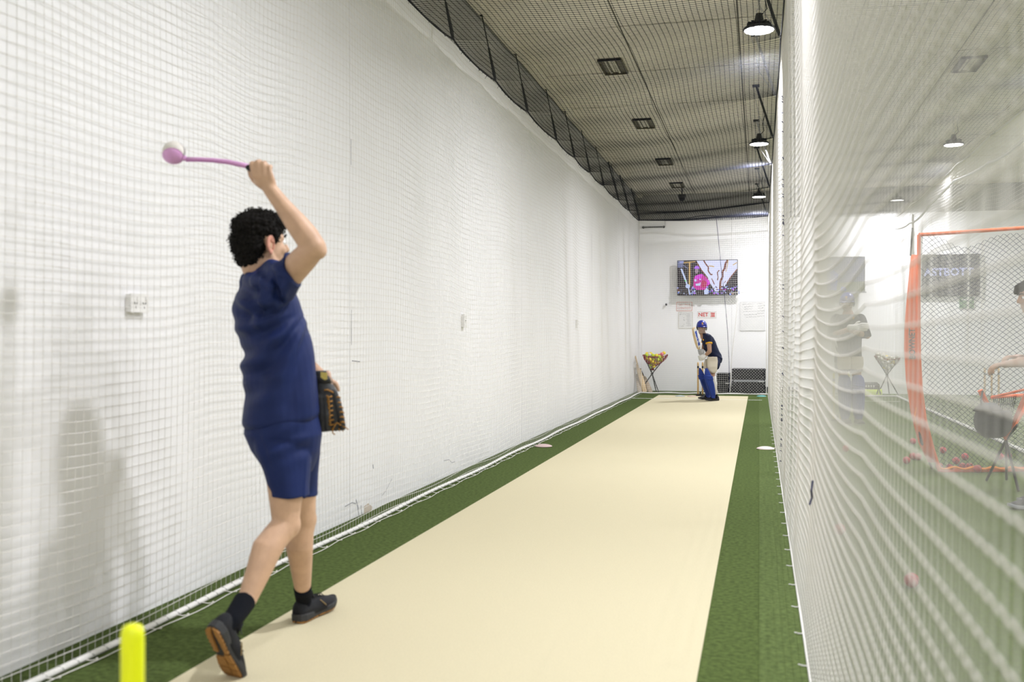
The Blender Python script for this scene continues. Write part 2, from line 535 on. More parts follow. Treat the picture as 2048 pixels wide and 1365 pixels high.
# ================================================================== LAMPS
def high_bay(loc):
    t = thing('high_bay_lamp', 'lamp', 'lamp', loc, 'round high bay lamps hung from the ceiling')
    x, y, z = loc
    MB().lathe([(0.138, 0.0), (0.146, 0.010), (0.142, 0.022), (0.11, 0.036), (0.06, 0.048)], (x, y, z), 28).build('housing', STEEL, t, True)
    MB().lathe([(0.128, -0.006), (0.134, 0.0), (0.134, 0.002)], (x, y, z), 28).build('lens', LENS, t)
    f = MB()
    for k in range(14):
        a = k * math.tau / 14
        f.box((x + 0.075 * math.cos(a), y + 0.075 * math.sin(a), z + 0.06), (0.07, 0.004, 0.03), Matrix.Rotation(a, 3, 'Z'))
    f.build('heat_sink', STEEL, t)
    MB().lathe([(0.04, 0.05), (0.042, 0.06), (0.042, 0.10), (0.03, 0.155)], (x, y, z), 16).build('driver_can', STEEL, t, True)
    h = MB().tube([(x + 0.022 * math.cos(a), y, z + 0.175 + 0.026 * math.sin(a)) for a in np.linspace(-1.6, 4.4, 14)], 0.005, 6)
    h.build('hook', STEEL_L, t)
    ch = MB()
    zz = z + 0.20; k = 0
    while zz < ZC - 0.01:
        ax = (1, 0) if k % 2 else (0, 1)
        ch.tube([(x + ax[0] * 0.011 * math.cos(a), y + ax[1] * 0.011 * math.cos(a), zz + 0.018 * math.sin(a)) for a in np.linspace(0, math.tau, 9)], 0.003, 4)
        zz += 0.028; k += 1
    ch.build('chain', STEEL_L, t, kind='stuff')
    MB().tube([(x + 0.02, y, z + 0.14), (x + 0.07, y + 0.02, z + 0.2), (x + 0.05, y + 0.01, z + 0.3), (x + 0.08, y + .03, ZC)], 0.005, 6).build('power_cable', BLACK, t)
    return t

lamp_labels = {
    (0, 2): 'round lit high bay lamp above the divider net, nearest and largest on show',
    (0, 3): 'round lit high bay lamp in the middle of the row above the divider net',
    (0, 4): 'round lit high bay lamp above the divider net, closest to the far wall',
    (1, 3): 'round lit high bay lamp over the second lane, seen above the orange screen',
    (1, 4): 'small round lit high bay lamp over the far end of the second lane'}
proto = None
for ri, (x, ys) in enumerate(LAMP_ROWS.items()):
    for yi, y in enumerate(ys):
        lab = lamp_labels.get((ri, yi), 'round lit high bay lamp outside the picture, over the bowlers end or the third lane')
        if proto is None:
            proto = high_bay((x, y, LAMP_Z)); t = proto
            t['label'] = lab
        else:
            t = copy_tree(proto, (x, y, LAMP_Z), None, lab)
        ld = bpy.data.lights.new('lamp_light', 'AREA')
        ld.shape = 'DISK'; ld.size = 0.24; ld.energy = LAMP_W; ld.color = LAMP_COLOR
        lo = bpy.data.objects.new('lamp_light', ld)
        COL.objects.link(lo)
        lo.location = (x, y, LAMP_Z - 0.02)
        set_parent(lo, t)

# ================================================================== NETS
Z_NET = 3.79
Y_NET = 21.8
X_NL, X_NR, X_N2 = -2.535, 0.18, 2.75
SUP_L = np.array([-2.6, -1.1, 0.3, 1.7, 3.1, 4.5, 5.3, 6.7, 8.13, 9.53, 10.95, 12.6, 13.89, 15.24, 16.63, 18.43, 19.98, 21.8])
SUP_R = np.array([-2.2, 0.0, 2.2, 4.4, 6.6, 8.8, 11.0, 13.25, 15.4, 17.6, 19.8, 21.8])

def scallop(sup, y, sag):
    y = np.asarray(y, float)
    k = np.clip(np.searchsorted(sup, y, side='right') - 1, 0, len(sup) - 2)
    t = np.clip((y - sup[k]) / (sup[k + 1] - sup[k]), 0, 1)
    return -sag * (4 * t * (1 - t)) ** 0.8
def top_left(y): return Z_NET + scallop(SUP_L, y, 0.04)
def top_far(y): return Z_NET - 0.07 + scallop(SUP_R, y, 0.035)
def top_right(y): return Z_NET + 0.03 + scallop(SUP_R, y, 0.085)

CELL = 0.045
# ---- white net along the left wall
def f_left(y, z):
    q = z / 3.79
    top = top_left(y)
    zz = q * top + 0.035 * np.sin(y * 1.15 + 0.6) * np.sin(q * math.pi) + 0.012 * np.sin(y * 3.1 + q * 4)
    x = X_NL + 0.028 * np.sin(y * 2.05 + 1.2 * q) * np.sin(q * math.pi) + 0.010 * np.sin(y * 6.3 + 3 * q) * np.sin(q * math.pi)
    return np.stack([x, y, zz], -1)
nl = thing('side_net', 'long white square mesh net hung close against the left wall', 'net', (X_NL, 9, 0))
ys = np.arange(-0.6, Y_NET + 0.01, CELL); zs = np.arange(0.02, 3.80, CELL)
net_mesh('net_mesh', f_left, ys, zs, ((1, 0, 0), (0, 1, 0)), ((1, 0, 0), (0, 0, 1)), NET_W2, 0.00105, nl, nu=150, nv=24, knot=0.0036, knot_u=(0.5, 15.0), r2=0.0017)
yy = np.linspace(-0.6, Y_NET, 220)
MB().tube([(X_NL + 0.012 + 0.012 * math.sin(y * 2.3), y, 0.016) for y in yy], 0.0135, 7).build('hem_rope', ROPE_W, nl, True)
w = MB()
for y in np.arange(-0.5, 15, 0.085):
    yx = X_NL + 0.012 + 0.012 * math.sin(y * 2.3)
    w.tube([(yx - 0.015, y, 0.010), (yx, y + 0.012, 0.0325), (yx + 0.017, y + 0.024, 0.014)], 0.0024, 4)
w.build('rope_whipping', GREY_INK, nl, kind='stuff')
w = MB()
w.tube([(X_NL + 0.062 + 0.010 * math.sin(y * 9.7), y, 0.006) for y in np.arange(-0.6, Y_NET, 0.07)], 0.0021, 4)
for y in np.arange(-0.5, 16, 0.21):
    w.tube([(X_NL + 0.012, y, 0.022), (X_NL + 0.05, y + 0.03, 0.008), (X_NL + 0.064, y + 0.05, 0.007)], 0.0021, 4)
    w.ell((X_NL + 0.064, y + 0.05, 0.009), 0.006, None, 6, 4)
w.build('edge_line', NET_W2, nl, kind='stuff')

# ---- white divider net on the right
def f_right(y, z):
    q = np.clip(z / 3.79, 0, 1)
    top = top_right(y)
    k = np.clip(np.searchsorted(TIES, y, side='right') - 1, 0, len(TIES) - 2)
    t = np.clip((y - TIES[k]) / (TIES[k + 1] - TIES[k]), 0, 1)
    bulge = (0.062 * np.sin(math.pi * np.clip(q, 0, 1)) ** 0.7) * (0.55 + 0.45 * np.clip((y - 0) / 4, 0, 1) * 0 + 0.0)
    belly = (0.015 * np.exp(-((y - 4.5) / 0.42) ** 2) + 0.014 * np.exp(-((y - 9.3) / 0.4) ** 2)) * np.exp(-((z - 1.2) / 0.85) ** 2)
    fade = np.clip((22.2 - y) / 14, 0.12, 1)
    x = X_NR + 0.012 * q + bulge * fade + belly * fade
    x = x + 0.011 * np.sin(y * 7.0 + 1.5 * q + 1.6 * np.sin(y * 1.9)) * np.sin(math.pi * q) ** 0.5 * np.clip((y - 4.3) / 2.2, 0, 1) * (0.5 + 0.5 * fade)
    zz = q * top + 0.02 * np.sin(y * 1.7) * np.sin(math.pi * q)
    return np.stack([x, y, zz], -1)
TIES = np.array([-1.5, 3.95, 8.75, 13.2, 17.6, 21.8])
nr = thing('divider_net', 'tall white square mesh net hanging between the near lane and the second lane', 'net', (X_NR, 9, 0))
ys = np.arange(-1.2, Y_NET + 0.01, CELL); zs = np.arange(0.012, 3.80, CELL)
net_mesh('net_mesh', f_right, ys, zs, ((1, 0, 0), (0, 1, 0)), ((1, 0, 0), (0, 0, 1)), NET_W, 0.0016, nr, nu=360, nv=30, r2=0.0023)
MB().tube([(X_NR, y, 0.007) for y in np.linspace(-1.2, Y_NET, 60)], 0.005, 6).build('hem_rope', ROPE_W, nr)
w = MB()
for y in np.arange(1.8, 14, 0.42):
    w.tube([(X_NR - 0.002, y, 0.010), (X_NR - 0.018, y + 0.01, 0.006), (X_NR - 0.035, y + 0.03, 0.004)], 0.0028, 4)
w.build('edge_ties', ROPE_W, nr, kind='stuff')
w = MB()
for i in range(34):
    z = random.uniform(0.1, 3.7)
    p = f_right(np.array(8.75), np.array(z))
    a = random.uniform(0, 3.1); l = random.uniform(0.010, 0.035)
    w.tube([(p[0] - 0.006, p[1], p[2]), (p[0] - 0.012, p[1] - l * 0.6 * math.cos(a), p[2] + l * math.sin(a) * .7), (p[0] - 0.018, p[1] - l * math.cos(a), p[2] + l * 0.3)], 0.0035, 4)
w.build('lacing', NET_N, nr, kind='stuff', label='dark lacing ends along a seam')
p = f_right(np.array(3.95), np.array(0.68))
MB().tube([(p[0] - 0.008, 3.95, 0.70), (p[0] - 0.014, 3.93, 0.665), (p[0] - 0.01, 3.96, 0.635), (p[0] - 0.02, 3.94, 0.61)], 0.004, 5).build('tie', NET_N, nr)

# ---- black ceiling nets
def f_ceil(xa, xb, ra, rb):
    def f(x, y):
        t = (x - xa) / (xb - xa)
        ea, eb = np.exp(-t * 9.0), np.exp(-(1 - t) * 9.0)
        z = Z_NET - 0.02 * np.sin(math.pi * t) + (ra(y) - Z_NET) * ea + (rb(y) - Z_NET) * eb - 0.05 * np.sin(math.pi * t) * (1 + 0.25 * np.sin(y * 1.1)) + 0.012 * np.sin(y * 4.3 + t * 5)
        xw = x + 0.02 * np.sin(y * 1.45 + t * 2.0) * np.sin(math.pi * t)
        return np.stack([xw, y, z], -1)
    return f
cn = thing('ceiling_net', 'black square mesh net stretched overhead above the near lane', 'net', (-1.2, 12, Z_NET))
xs = np.linspace(X_NL, X_NR, 61); ys = np.arange(3.0, Y_NET + 0.01, CELL)
net_mesh('net_mesh', f_ceil(X_NL, X_NR, top_left, top_right), xs, ys, ((1, 0, 0), (0, 0, 1)), ((0, 1, 0), (0, 0, 1)), NET_B, 0.0019, cn, nu=20, nv=260, knot=0.0052)
MB().tube([(X_NL, y, float(top_left(y))) for y in np.arange(3, Y_NET + .01, 0.09)], 0.008, 6).build('edge_rope', ROPE_B, cn)
MB().tube([(X_NR, y, float(top_right(y))) for y in np.arange(3, Y_NET + .01, 0.11)], 0.007, 6).build('edge_rope', ROPE_B, cn)
MB().tube([(x, Y_NET, Z_NET + 0.02 * (x - X_NL) + 0.07 * math.exp(-((x + 1.15) / 0.35) ** 2) - 0.09 * math.sin(math.pi * (x - X_NL) / 2.72) * .4) for x in np.linspace(X_NL, X_NR, 30)], 0.008, 6).build('edge_rope', ROPE_B, cn)
w = MB()
for y in np.arange(6, Y_NET, 0.115):
    z = float(top_left(y)); a = random.uniform(0, 6.28)
    w.tube([(X_NL, y, z), (X_NL + 0.02 * math.cos(a), y + 0.02 * math.sin(a), z - random.uniform(0.005, 0.035))], 0.0022, 4)
w.build('rope_ties', NET_B, cn, kind='stuff')

c2 = thing('ceiling_net', 'black square mesh net stretched overhead above the second lane', 'net', (1.5, 14, Z_NET))
xs = np.linspace(X_NR + 0.03, X_N2, 57); ys = np.arange(4.2, Y_NET + 0.01, CELL)
net_mesh('net_mesh', f_ceil(X_NR + 0.03, X_N2, top_right, lambda y: top_far(y)), xs, ys, ((1, 0, 0), (0, 0, 1)), ((0, 1, 0), (0, 0, 1)), NET_B, 0.00165, c2, nu=16, nv=150)

# ---- white divider net beyond the second lane
def f_far(y, z):
    q = z / 3.7
    zz = q * top_far(y) + 0.05 * np.sin(y * 1.9) * np.sin(math.pi * q)
    x = X_N2 + 0.05 * np.sin(y * 1.3 + q) * np.sin(math.pi * q) + 0.02 * np.sin(y * 5.1) * np.sin(math.pi * q)
    return np.stack([x, y, zz], -1)
n2 = thing('divider_net', 'white square mesh net along the far side of the second lane', 'net', (X_N2, 12, 0))
ys = np.arange(4.0, Y_NET + 0.01, CELL); zs = np.arange(0.02, 3.71, CELL)
net_mesh('net_mesh', f_far, ys, zs, ((1, 0, 0), (0, 1, 0)), ((1, 0, 0), (0, 0, 1)), NET_W, 0.0016, n2, nu=160, nv=16)
MB().tube([(X_N2, y, 0.02) for y in np.linspace(4.0, Y_NET, 60)], 0.022, 7).build('hem_rope', ROPE_W, n2)
MB().tube([(X_N2, y, float(top_far(y))) for y in np.arange(4.0, Y_NET, 0.11)], 0.012, 7).build('edge_rope', ROPE_W, n2)
MB().tube([(X_N2 - 0.03, y, float(top_far(y)) - 0.30 + 0.07 * math.sin(y * 0.9)) for y in np.arange(4.0, Y_NET, 0.11)], 0.016, 7).build('edge_rope', ROPE_W, n2)

# ---- back nets
def f_back(y0, amp, ztop=None):
    def f(x, z):
        q = z / 3.79
        zt = 3.79 + 0.02 * (x - X_NL) if ztop is None else ztop
        y = y0 + amp * np.sin(x * 3.1 + q * 2) * np.sin(math.pi * q)
        xx = x + 0.03 * np.sin(z * 1.4) * np.sin(math.pi * (x - X_NL) / 2.715)
        return np.stack([xx, y, q * zt + 0.025 * np.sin(x * 2.2) * np.sin(math.pi * q)], -1)
    return f
nb = thing('back_net', 'white square mesh net across the far end of the near lane', 'net', (-1.2, Y_NET, 0))
xs = np.arange(X_NL, X_NR + 0.001, 0.0435); zs = np.arange(0.02, 3.80, 0.0435)
net_mesh('net_mesh', f_back(Y_NET, 0.03), xs[xs < -0.66], zs, ((1, 0, 0), (0, 1, 0)), ((0, 1, 0), (0, 0, 1)), NET_W, 0.00125, nb, nu=18, nv=30)
net_mesh('net_mesh', f_back(Y_NET, 0.03), xs[xs > -0.72], zs[zs > 2.14], ((1, 0, 0), (0, 1, 0)), ((0, 1, 0), (0, 0, 1)), NET_W, 0.00125, nb, nu=8, nv=14)
MB().tube([(x, Y_NET, 0.018 + 0.006 * math.sin(x * 9)) for x in np.linspace(X_NL, X_NR, 40)], 0.016, 7).build('hem_rope', ROPE_W, nb)
MB().tube([(X_NL + 0.02 + 0.03 * math.sin(z * 1.3), Y_NET - 0.01, z) for z in np.linspace(0.02, Z_NET, 30)], 0.006, 6).build('edge_rope', NET_W2, nb)
la = [W(1432, 432, 21.35), W(1437, 480, 21.35), W(1443, 545, 21.35), W(1449, 590, 21.35), W(1455, 660, 21.35), W(1458, 720, 21.35), W(1459, 783, 21.35)]
MB().tube(la, 0.0055, 5).build('seam_cord', NET_N, nb, label='dark cord lacing two widths of net')
rb = [W(1476, 590, 21.3), W(1471, 650, 21.3), W(1465, 700, 21.3), W(1462, 740, 21.3), W(1460, 785, 21.3)]

def f_dia(x, z):
    return np.stack([x + 0.02 * np.sin(z * 2), Y_NET - 0.05 + 0.02 * np.sin(x * 5), z + 0 * x], -1)
nd = thing('mesh_curtain', 'cream diamond mesh net hung low over the right end of the back net', 'net', (-0.3, Y_NET - .05, 0))
net_diag(f_dia, -0.70, X_NR - 0.01, 0.03, 2.16, 0.062, NET_W2, 0.0016, nd, step=0.12)
MB().tube([(x, Y_NET - 0.055, 2.16 + 0.03 * math.sin((x + .7) * 3.6)) for x in np.linspace(-0.62, X_NR - 0.01, 24)], 0.0045, 5).build('edge_rope', NET_W2, nd)
MB().tube([p + Vector((0, -0.02, 0)) for p in rb], 0.008, 6).build('edge_rope', NET_W2, nd)
MB().tube([(x, Y_NET - 0.055, 0.02) for x in np.linspace(-0.70, X_NR - 0.02, 10)], 0.012, 6).build('hem_rope', ROPE_W, nd)
MB().tube([(X_NR - 0.03, Y_NET - 0.055, z) for z in np.linspace(0.02, 2.18, 10)], 0.010, 6).build('edge_rope', NET_W2, nd)

n3 = thing('back_net', 'white square mesh net across the far end of the second lane', 'net', (1.5, Y_NET, 0))
xs = np.arange(X_NR + 0.03, X_N2, 0.0435)
net_mesh('net_mesh', f_back(Y_NET, 0.0, 3.75), xs, zs, ((1, 0, 0), (0, 1, 0)), ((0, 1, 0), (0, 0, 1)), NET_W, 0.00125, n3, nu=20, nv=24)
MB().tube([(x, Y_NET, 0.018) for x in np.linspace(X_NR + .03, X_N2, 10)], 0.014, 7).build('hem_rope', ROPE_W, n3)
x0 = (1802 - 1518) / FPX * 21.4 / C_ * 0.97
MB().tube([(x0, Y_NET - 0.03, z) for z in np.linspace(0, 3.75, 12)], 0.03, 8).build('gathered_edge', NET_W, n3)

# ---- hanger rods holding the net ropes
ORD = ['first', 'second', 'third', 'fourth', 'fifth', 'sixth', 'seventh', 'eighth', 'ninth', 'tenth', 'eleventh', 'twelfth', 'thirteenth']
n_l = n_r = 0
for y in SUP_L:
    if y < 6.6 or y > 21.9: continue
    n_l += 1
    t = thing('hanger_rod', f'thin dark hanger rod above the left net edge, {ORD[n_l - 1]} from the near end', 'hanger', (X_NL, y, Z_NET), 'hanger rods along the left wall')
    a, b = Vector((X_NL, y, Z_NET)), Vector((XL + 0.02, y, ZC - 0.03))
    MB().tube([a.lerp(b, .45), b], 0.0065, 6).build('rod', STEEL, t)
    MB().tube([a, a.lerp(b, .08), a.lerp(b, .47)], [0.010, 0.017, 0.010], 8).build('turnbuckle', STEEL, t)
    MB().box(b, (0.03, 0.06, 0.06)).build('bracket', STEEL, t)
    if y > 18:
        MB().tube([a, (XL + 0.02, y - 0.35, ZC - 0.05)], 0.014, 6).build('brace', STEEL, t)
for k, y in enumerate(SUP_R):
    if y < 7 or y > 21.9: continue
    n_r += 1
    t = thing('hanger_strut', f'slanting ceiling strut holding the divider net rope, {ORD[n_r - 1]} from the near end', 'hanger', (X_NR, y, Z_NET), 'hanger struts along the divider net')
    a, b = Vector((X_NR - .01, y, Z_NET + .03)), Vector((-0.04, y, ZC))
    MB().tube([a, b], 0.014, 8).build('strut', STEEL if k % 2 else STEEL_L, t)  # dark and bright steel alternate, painting backlit and lit struts into the colour
    MB().box(b + Vector((0, 0, -0.01)), (0.09, 0.09, 0.02)).build('bracket', STEEL, t)
    MB().tube([(-0.08, y + 0.06, ZC), (0.0, y + 0.03, 4.1), a], 0.004, 5).build('wire', STEEL_L, t)

# ================================================================== CEILING FITTINGS
vlab = ['square recessed ceiling light well nearest the bowler', 'square recessed ceiling light well second from the bowler',
        'square recessed ceiling light well third from the bowler', 'small recessed ceiling light well nearest the far wall']
OLIVE = mat('olive metal lining', (0.13, 0.118, 0.07), 0.5)
OLIVE_L = mat('pale reflector', (0.62, 0.59, 0.48), 0.5)
def light_well(x, y, lab):
    t = thing('ceiling_vent', lab, 'vent', (x, y, ZC), 'recessed wells in the ceiling')
    z = ZC - 0.012
    MB().box((x, y, ZC - 0.006), (0.27, 0.62, 0.006)).build('back_plate', OLIVE, t)
    for dx in (-0.137, 0.137):
        MB().box((x + dx, y, z - 0.006), (0.012, 0.64, 0.03)).build('frame_side', OLIVE, t)
    for dy in (-0.315, 0.315):
        MB().box((x, y + dy, z - 0.006), (0.27, 0.012, 0.03)).build('frame_side', BLACK if dy < 0 else OLIVE, t)
    for dx in (-0.055, 0.045):
        MB().box((x + dx, y, z - 0.003), (0.022, 0.56, 0.014)).build('louvre_bar', OLIVE_L, t)
    MB().box((x, y, z - 0.001), (0.05, 0.5, 0.008)).build('reflector', OLIVE_L, t)
    return t
for (px, py), lab in zip([(1240, 130), (1293, 245), (1329, 322), (1356, 379)], vlab):
    p = W(px, py, FPX * (ZC - EYE) / (HORIZON - py))
    light_well(-1.70, min(p.y, 21.5), lab)
p = W(1938, 126, FPX * (ZC - EYE) / (HORIZON - 126))
light_well(p.x, p.y, 'recessed ceiling light well over the second lane, seen through the divider net')

p = W(1364, 396, 21.6)
t = thing('dome_camera', 'dark dome security camera under the far end of the ceiling', 'camera', (p.x, p.y, ZC))
MB().lathe([(0.075, 0.0), (0.085, 0.03), (0.085, 0.07), (0.05, 0.075)], (p.x, p.y, p.z), 18).build('housing', DARKGREY, t, True)
MB().ell((p.x, p.y, p.z), (0.07, 0.07, 0.075)).build('dome', BLACK, t, True)
MB().tube([(p.x, p.y, p.z + 0.07), (p.x, p.y, ZC)], 0.012, 8).build('stem', DARKGREY, t)

# ---- scuffs and cracks low on the left wall
def lw(px, py):
    return W(px, py, (XL + 0.001) / (-S_ + (px - 1024) / FPX * C_))
SCUFF = mat('grey scuff', (0.30, 0.30, 0.33), .8)
PATCH = mat('buff plaster patch', (0.58, 0.50, 0.42), .8)
for pts, r, m_ in (([(712, 1000), (716, 1016), (718, 1034)], .006, SCUFF), ([(722, 1012), (724, 1030), (724, 1044)], .005, SCUFF), ([(690, 1014), (704, 1006), (712, 1008)], .003, SCUFF),
                   ([(746, 930), (747, 938)], .006, SCUFF), ([(764, 992), (772, 982), (784, 958)], .0018, SCUFF), ([(888, 922), (898, 920), (904, 926), (910, 924)], .0025, SCUFF),
                   ([(702, 278), (702, 330)], .003, SCUFF), ([(703, 620), (703, 690)], .003, SCUFF), ([(704, 722), (720, 724)], .0035, SCUFF), ([(1237, 418), (1238, 570)], .004, SCUFF),
                   ([(1183, 470), (1184, 560)], .003, SCUFF), ([(560, 1010), (572, 1000), (590, 996)], .002, SCUFF)):
    o = MB().tube([lw(*q) for q in pts], r, 5, flat=(Vector((1, 0, 0)), .15)).build('scuff_mark', m_)
    set_parent(o, bpy.data.objects['wall_left'])
q = lw(734, 1022)
o = MB().slab([(-.06, -.03), (.07, -.04), (.10, .01), (.02, .05), (-.05, .04)], Vector((0, 1, 0)), Vector((0, 0, 1)), q, .001).build('plaster_patch', PATCH)
set_parent(o, bpy.data.objects['wall_left'])

# ================================================================== ON THE WALLS
def BW(px, py, off=0.0):
    """a point on the far wall"""
    return W(px, py, (YB - off) / (C_ + (px - 1024) / FPX * S_))
def LW(px, py, off=0.0):
    """a point on the left wall"""
    return W(px, py, (XL + off) / (-S_ + (px - 1024) / FPX * C_))
XA, ZA = Vector((1, 0, 0)), Vector((0, 0, 1))

def emit_mat(name, c, k=1.0):
    return mat(name, (0.01, 0.01, 0.012), 0.3, emit=(c, k))

# ---- television of the near lane
a, b = BW(1355, 522, 0.2), BW(1475, 590, 0.2)
tw, th = b.x - a.x, a.z - b.z
tx, tz, ty = a.x, b.z, YB - 0.20
tv = thing('television', 'flat television showing a cricketer in a pink shirt, high on the far wall', 'television', (tx + tw / 2, YB, tz))
MB().box((tx + tw / 2, ty + 0.022, tz + th / 2), (tw, 0.04, th)).build('housing', BLACK, tv)
MB().box((tx + tw / 2, YB - 0.085, tz + th / 2), (0.3, 0.17, 0.22)).build('wall_mount', BLACK, tv)
for (c, s) in (((tw / 2, th), (tw, 0.012)), ((tw / 2, 0), (tw, 0.012)), ((0, th / 2), (0.012, th)), ((tw, th / 2), (0.012, th))):
    MB().box((tx + c[0], ty - 0.002, tz + c[1]), (s[0], 0.02, s[1])).build('bezel', BLACK, tv)
MB().box((tx + tw + 0.03, ty + 0.02, tz + 0.05), (0.03, 0.03, 0.06)).build('infrared_sensor', mat('pale blue plastic', (0.25, 0.3, 0.6), 0.5), tv)

def screen_shapes(parent, x0, z0, w, h, y, shapes):
    for i, (nm, m, pts) in enumerate(shapes):
        MB().slab([(p[0] * w, p[1] * h) for p in pts], XA, ZA, (x0, y - 0.0004 * (i + 1), z0), 0.0003).build(nm, m, parent)
def TP(*pts):
    return [((x - 82) / 1883, 1 - (y - 115) / 1075) for x, y in pts]
E = {}
for nm, c in dict(dark=(.016, .010, .014), lav=(.30, .33, .62), white=(.66, .69, .92), pale=(.50, .58, .82), pink=(.52, .0, .30), magenta=(.62, .015, .62),
                  red=(.42, .005, .09), brown=(.16, .035, .015), amber=(.55, .36, .12), face=(.30, .22, .28), blue=(.07, .14, .72), green=(.10, .75, .10), violet=(.40, .13, .78), grey=(.14, .16, .30)).items():
    E[nm] = emit_mat('screen ' + nm, c, 1.0)
def circ(x, y, rx, ry, n=14):
    return TP(*[(x + rx * math.cos(k * math.tau / n), y - ry * math.sin(k * math.tau / n)) for k in range(n)])
sh = [('screen_backdrop', E['dark'], TP((82, 1190), (1965, 1190), (1965, 115), (82, 115))),
      ('screen_sky', E['grey'], TP((82, 330), (250, 330), (270, 115), (82, 115))),
      ('screen_sky', E['lav'], TP((150, 190), (280, 190), (280, 120), (150, 120))),
      ('screen_post', E['amber'], TP((440, 900), (490, 900), (490, 170), (440, 170))),
      ('screen_beam', E['amber'], TP((280, 195), (650, 165), (650, 135), (280, 165))),
      ('screen_beam', E['grey'], TP((270, 240), (420, 350), (400, 375), (260, 270))),
      ('screen_graphic', E['white'], TP((1270, 1080), (1440, 1080), (1560, 930), (1965, 380), (1965, 115), (680, 115), (940, 560), (1180, 930)))]
def streak(m, pts, w):
    for (x0, y0), (x1, y1) in zip(pts[:-1], pts[1:]):
        d = math.hypot(x1 - x0, y1 - y0); nx, ny = -(y1 - y0) / d * w, (x1 - x0) / d * w
        q = TP((x0 + nx, y0 + ny), (x0 - nx, y0 - ny), (x1 - nx, y1 - ny), (x1 + nx, y1 + ny))
        ar = sum(q[i][0] * q[(i + 1) % 4][1] - q[(i + 1) % 4][0] * q[i][1] for i in range(4))
        sh.append(('screen_streak', m, q if ar > 0 else q[::-1]))
streak(E['brown'], [(910, 120), (990, 250), (1060, 330), (1050, 440), (1130, 560), (1190, 555)], 20)
streak(E['amber'], [(1070, 290), (1170, 300), (1240, 320)], 16)
streak(E['brown'], [(1160, 680), (1190, 740), (1250, 870)], 14)
streak(E['brown'], [(1400, 430), (1340, 490), (1345, 550), (1365, 640), (1340, 740)], 16)
streak(E['brown'], [(1660, 115), (1590, 240), (1560, 400), (1500, 460), (1500, 650), (1440, 750), (1430, 880), (1420, 1080)], 32)
streak(E['amber'], [(1680, 120), (1640, 330), (1600, 480)], 12)
streak(E['amber'], [(1950, 200), (1820, 280)], 14)
streak(E['brown'], [(1960, 400), (1760, 640), (1630, 840)], 16)
streak(E['brown'], [(1600, 760), (1550, 830)], 10)
streak(E['brown'], [(690, 180), (840, 420), (960, 560), (1050, 690)], 16)
streak(E['brown'], [(1540, 930), (1440, 1070)], 12)
for k in range(150):
    x = random.uniform(90, 1950); y = random.uniform(930, 1180)
    if 690 < x < 900 and y > 1030: continue
    c = random.choice(['lav', 'lav', 'violet', 'grey', 'blue', 'dark', 'dark', 'pale', 'brown', 'magenta' if x > 1000 else 'lav'])
    sh.append(('screen_crowd', E[c], circ(x, y, random.uniform(14, 38), random.uniform(14, 34), 6)))
sh += [('screen_shirt', E['pink'], TP((690, 1030), (960, 1030), (1000, 940), (1120, 850), (1090, 740), (960, 620), (850, 540), (740, 560), (640, 600), (600, 720), (585, 930))),
       ('screen_shirt', E['magenta'], TP((1030, 880), (1110, 860), (1085, 745), (1010, 720))),
       ('screen_shirt', E['magenta'], TP((640, 700), (820, 690), (900, 560), (850, 545), (740, 565), (645, 605))),
       ('screen_shirt', E['red'], TP((840, 960), (980, 950), (1020, 800), (900, 720), (840, 780))),
       ('screen_badge', E['pale'], TP((630, 770), (690, 770), (690, 700), (630, 700))),
       ('screen_badge', E['pale'], TP((780, 730), (830, 730), (830, 690), (780, 690))),
       ('screen_badge', E['pale'], TP((670, 900), (810, 900), (830, 800), (760, 830), (660, 840))),
       ('screen_face', E['face'], circ(695, 440, 58, 85)),
       ('screen_cap', E['violet'], TP((610, 375), (790, 385), (765, 310), (690, 285), (640, 310))),
       ('screen_bat', E['pale'], TP((370, 860), (405, 850), (380, 740), (240, 370), (180, 370), (230, 500), (330, 760))),
       ('screen_bat', E['green'], TP((345, 780), (370, 775), (345, 720), (315, 725))),
       ('screen_glove', E['pale'], circ(415, 915, 75, 65)),
       ('screen_leg', E['pale'], TP((450, 1140), (490, 1140), (455, 960), (425, 960))),
       ('screen_leg', E['pale'], TP((950, 1170), (1040, 1170), (1080, 1040), (1000, 970), (920, 1070))),
       ('screen_leg', E['dark'], TP((695, 1170), (860, 1170), (860, 1030), (695, 1030)))]
screen_shapes(tv, tx, tz, tw, th, ty - 0.001, sh)

# ---- television of the second lane
a, b = BW(1632, 515, 0.2), BW(1730, 584, 0.2)
t2 = thing('television', 'flat television with a dim blue picture on the far wall of the second lane', 'television', ((a.x + b.x) / 2, YB, b.z))
w2, h2 = b.x - a.x, a.z - b.z
MB().box(((a.x + b.x) / 2, YB - 0.18, (a.z + b.z) / 2), (w2, 0.04, h2)).build('housing', BLACK, t2)
MB().box(((a.x + b.x) / 2, YB - 0.085, (a.z + b.z) / 2), (0.3, 0.17, 0.22)).build('wall_mount', BLACK, t2)
MB().box(((a.x + b.x) / 2 + .1, YB - 0.205, b.z - 0.01), (w2 * .85, 0.03, 0.03)).build('lower_rail', GREY, t2)
sp = [('screen_backdrop', E['grey'], [(0.01, 0.02), (0.99, 0.02), (0.99, 0.98), (0.01, 0.98)]),
      ('screen_field', emit_mat('screen field', (.16, .2, .12)), [(0.01, 0.02), (0.99, 0.02), (0.99, 0.3), (0.01, 0.25)]),
      ('screen_figure', E['blue'], [(0.12, 0.05), (0.42, 0.05), (0.46, 0.5), (0.36, 0.62), (0.2, 0.6), (0.1, 0.4)]),
      ('screen_figure', E['lav'], [(0.23, 0.6), (0.34, 0.6), (0.35, 0.8), (0.29, 0.86), (0.22, 0.8)]),
      ('screen_figure', E['blue'], [(0.5, 0.03), (0.62, 0.03), (0.6, 0.14), (0.52, 0.15)])]
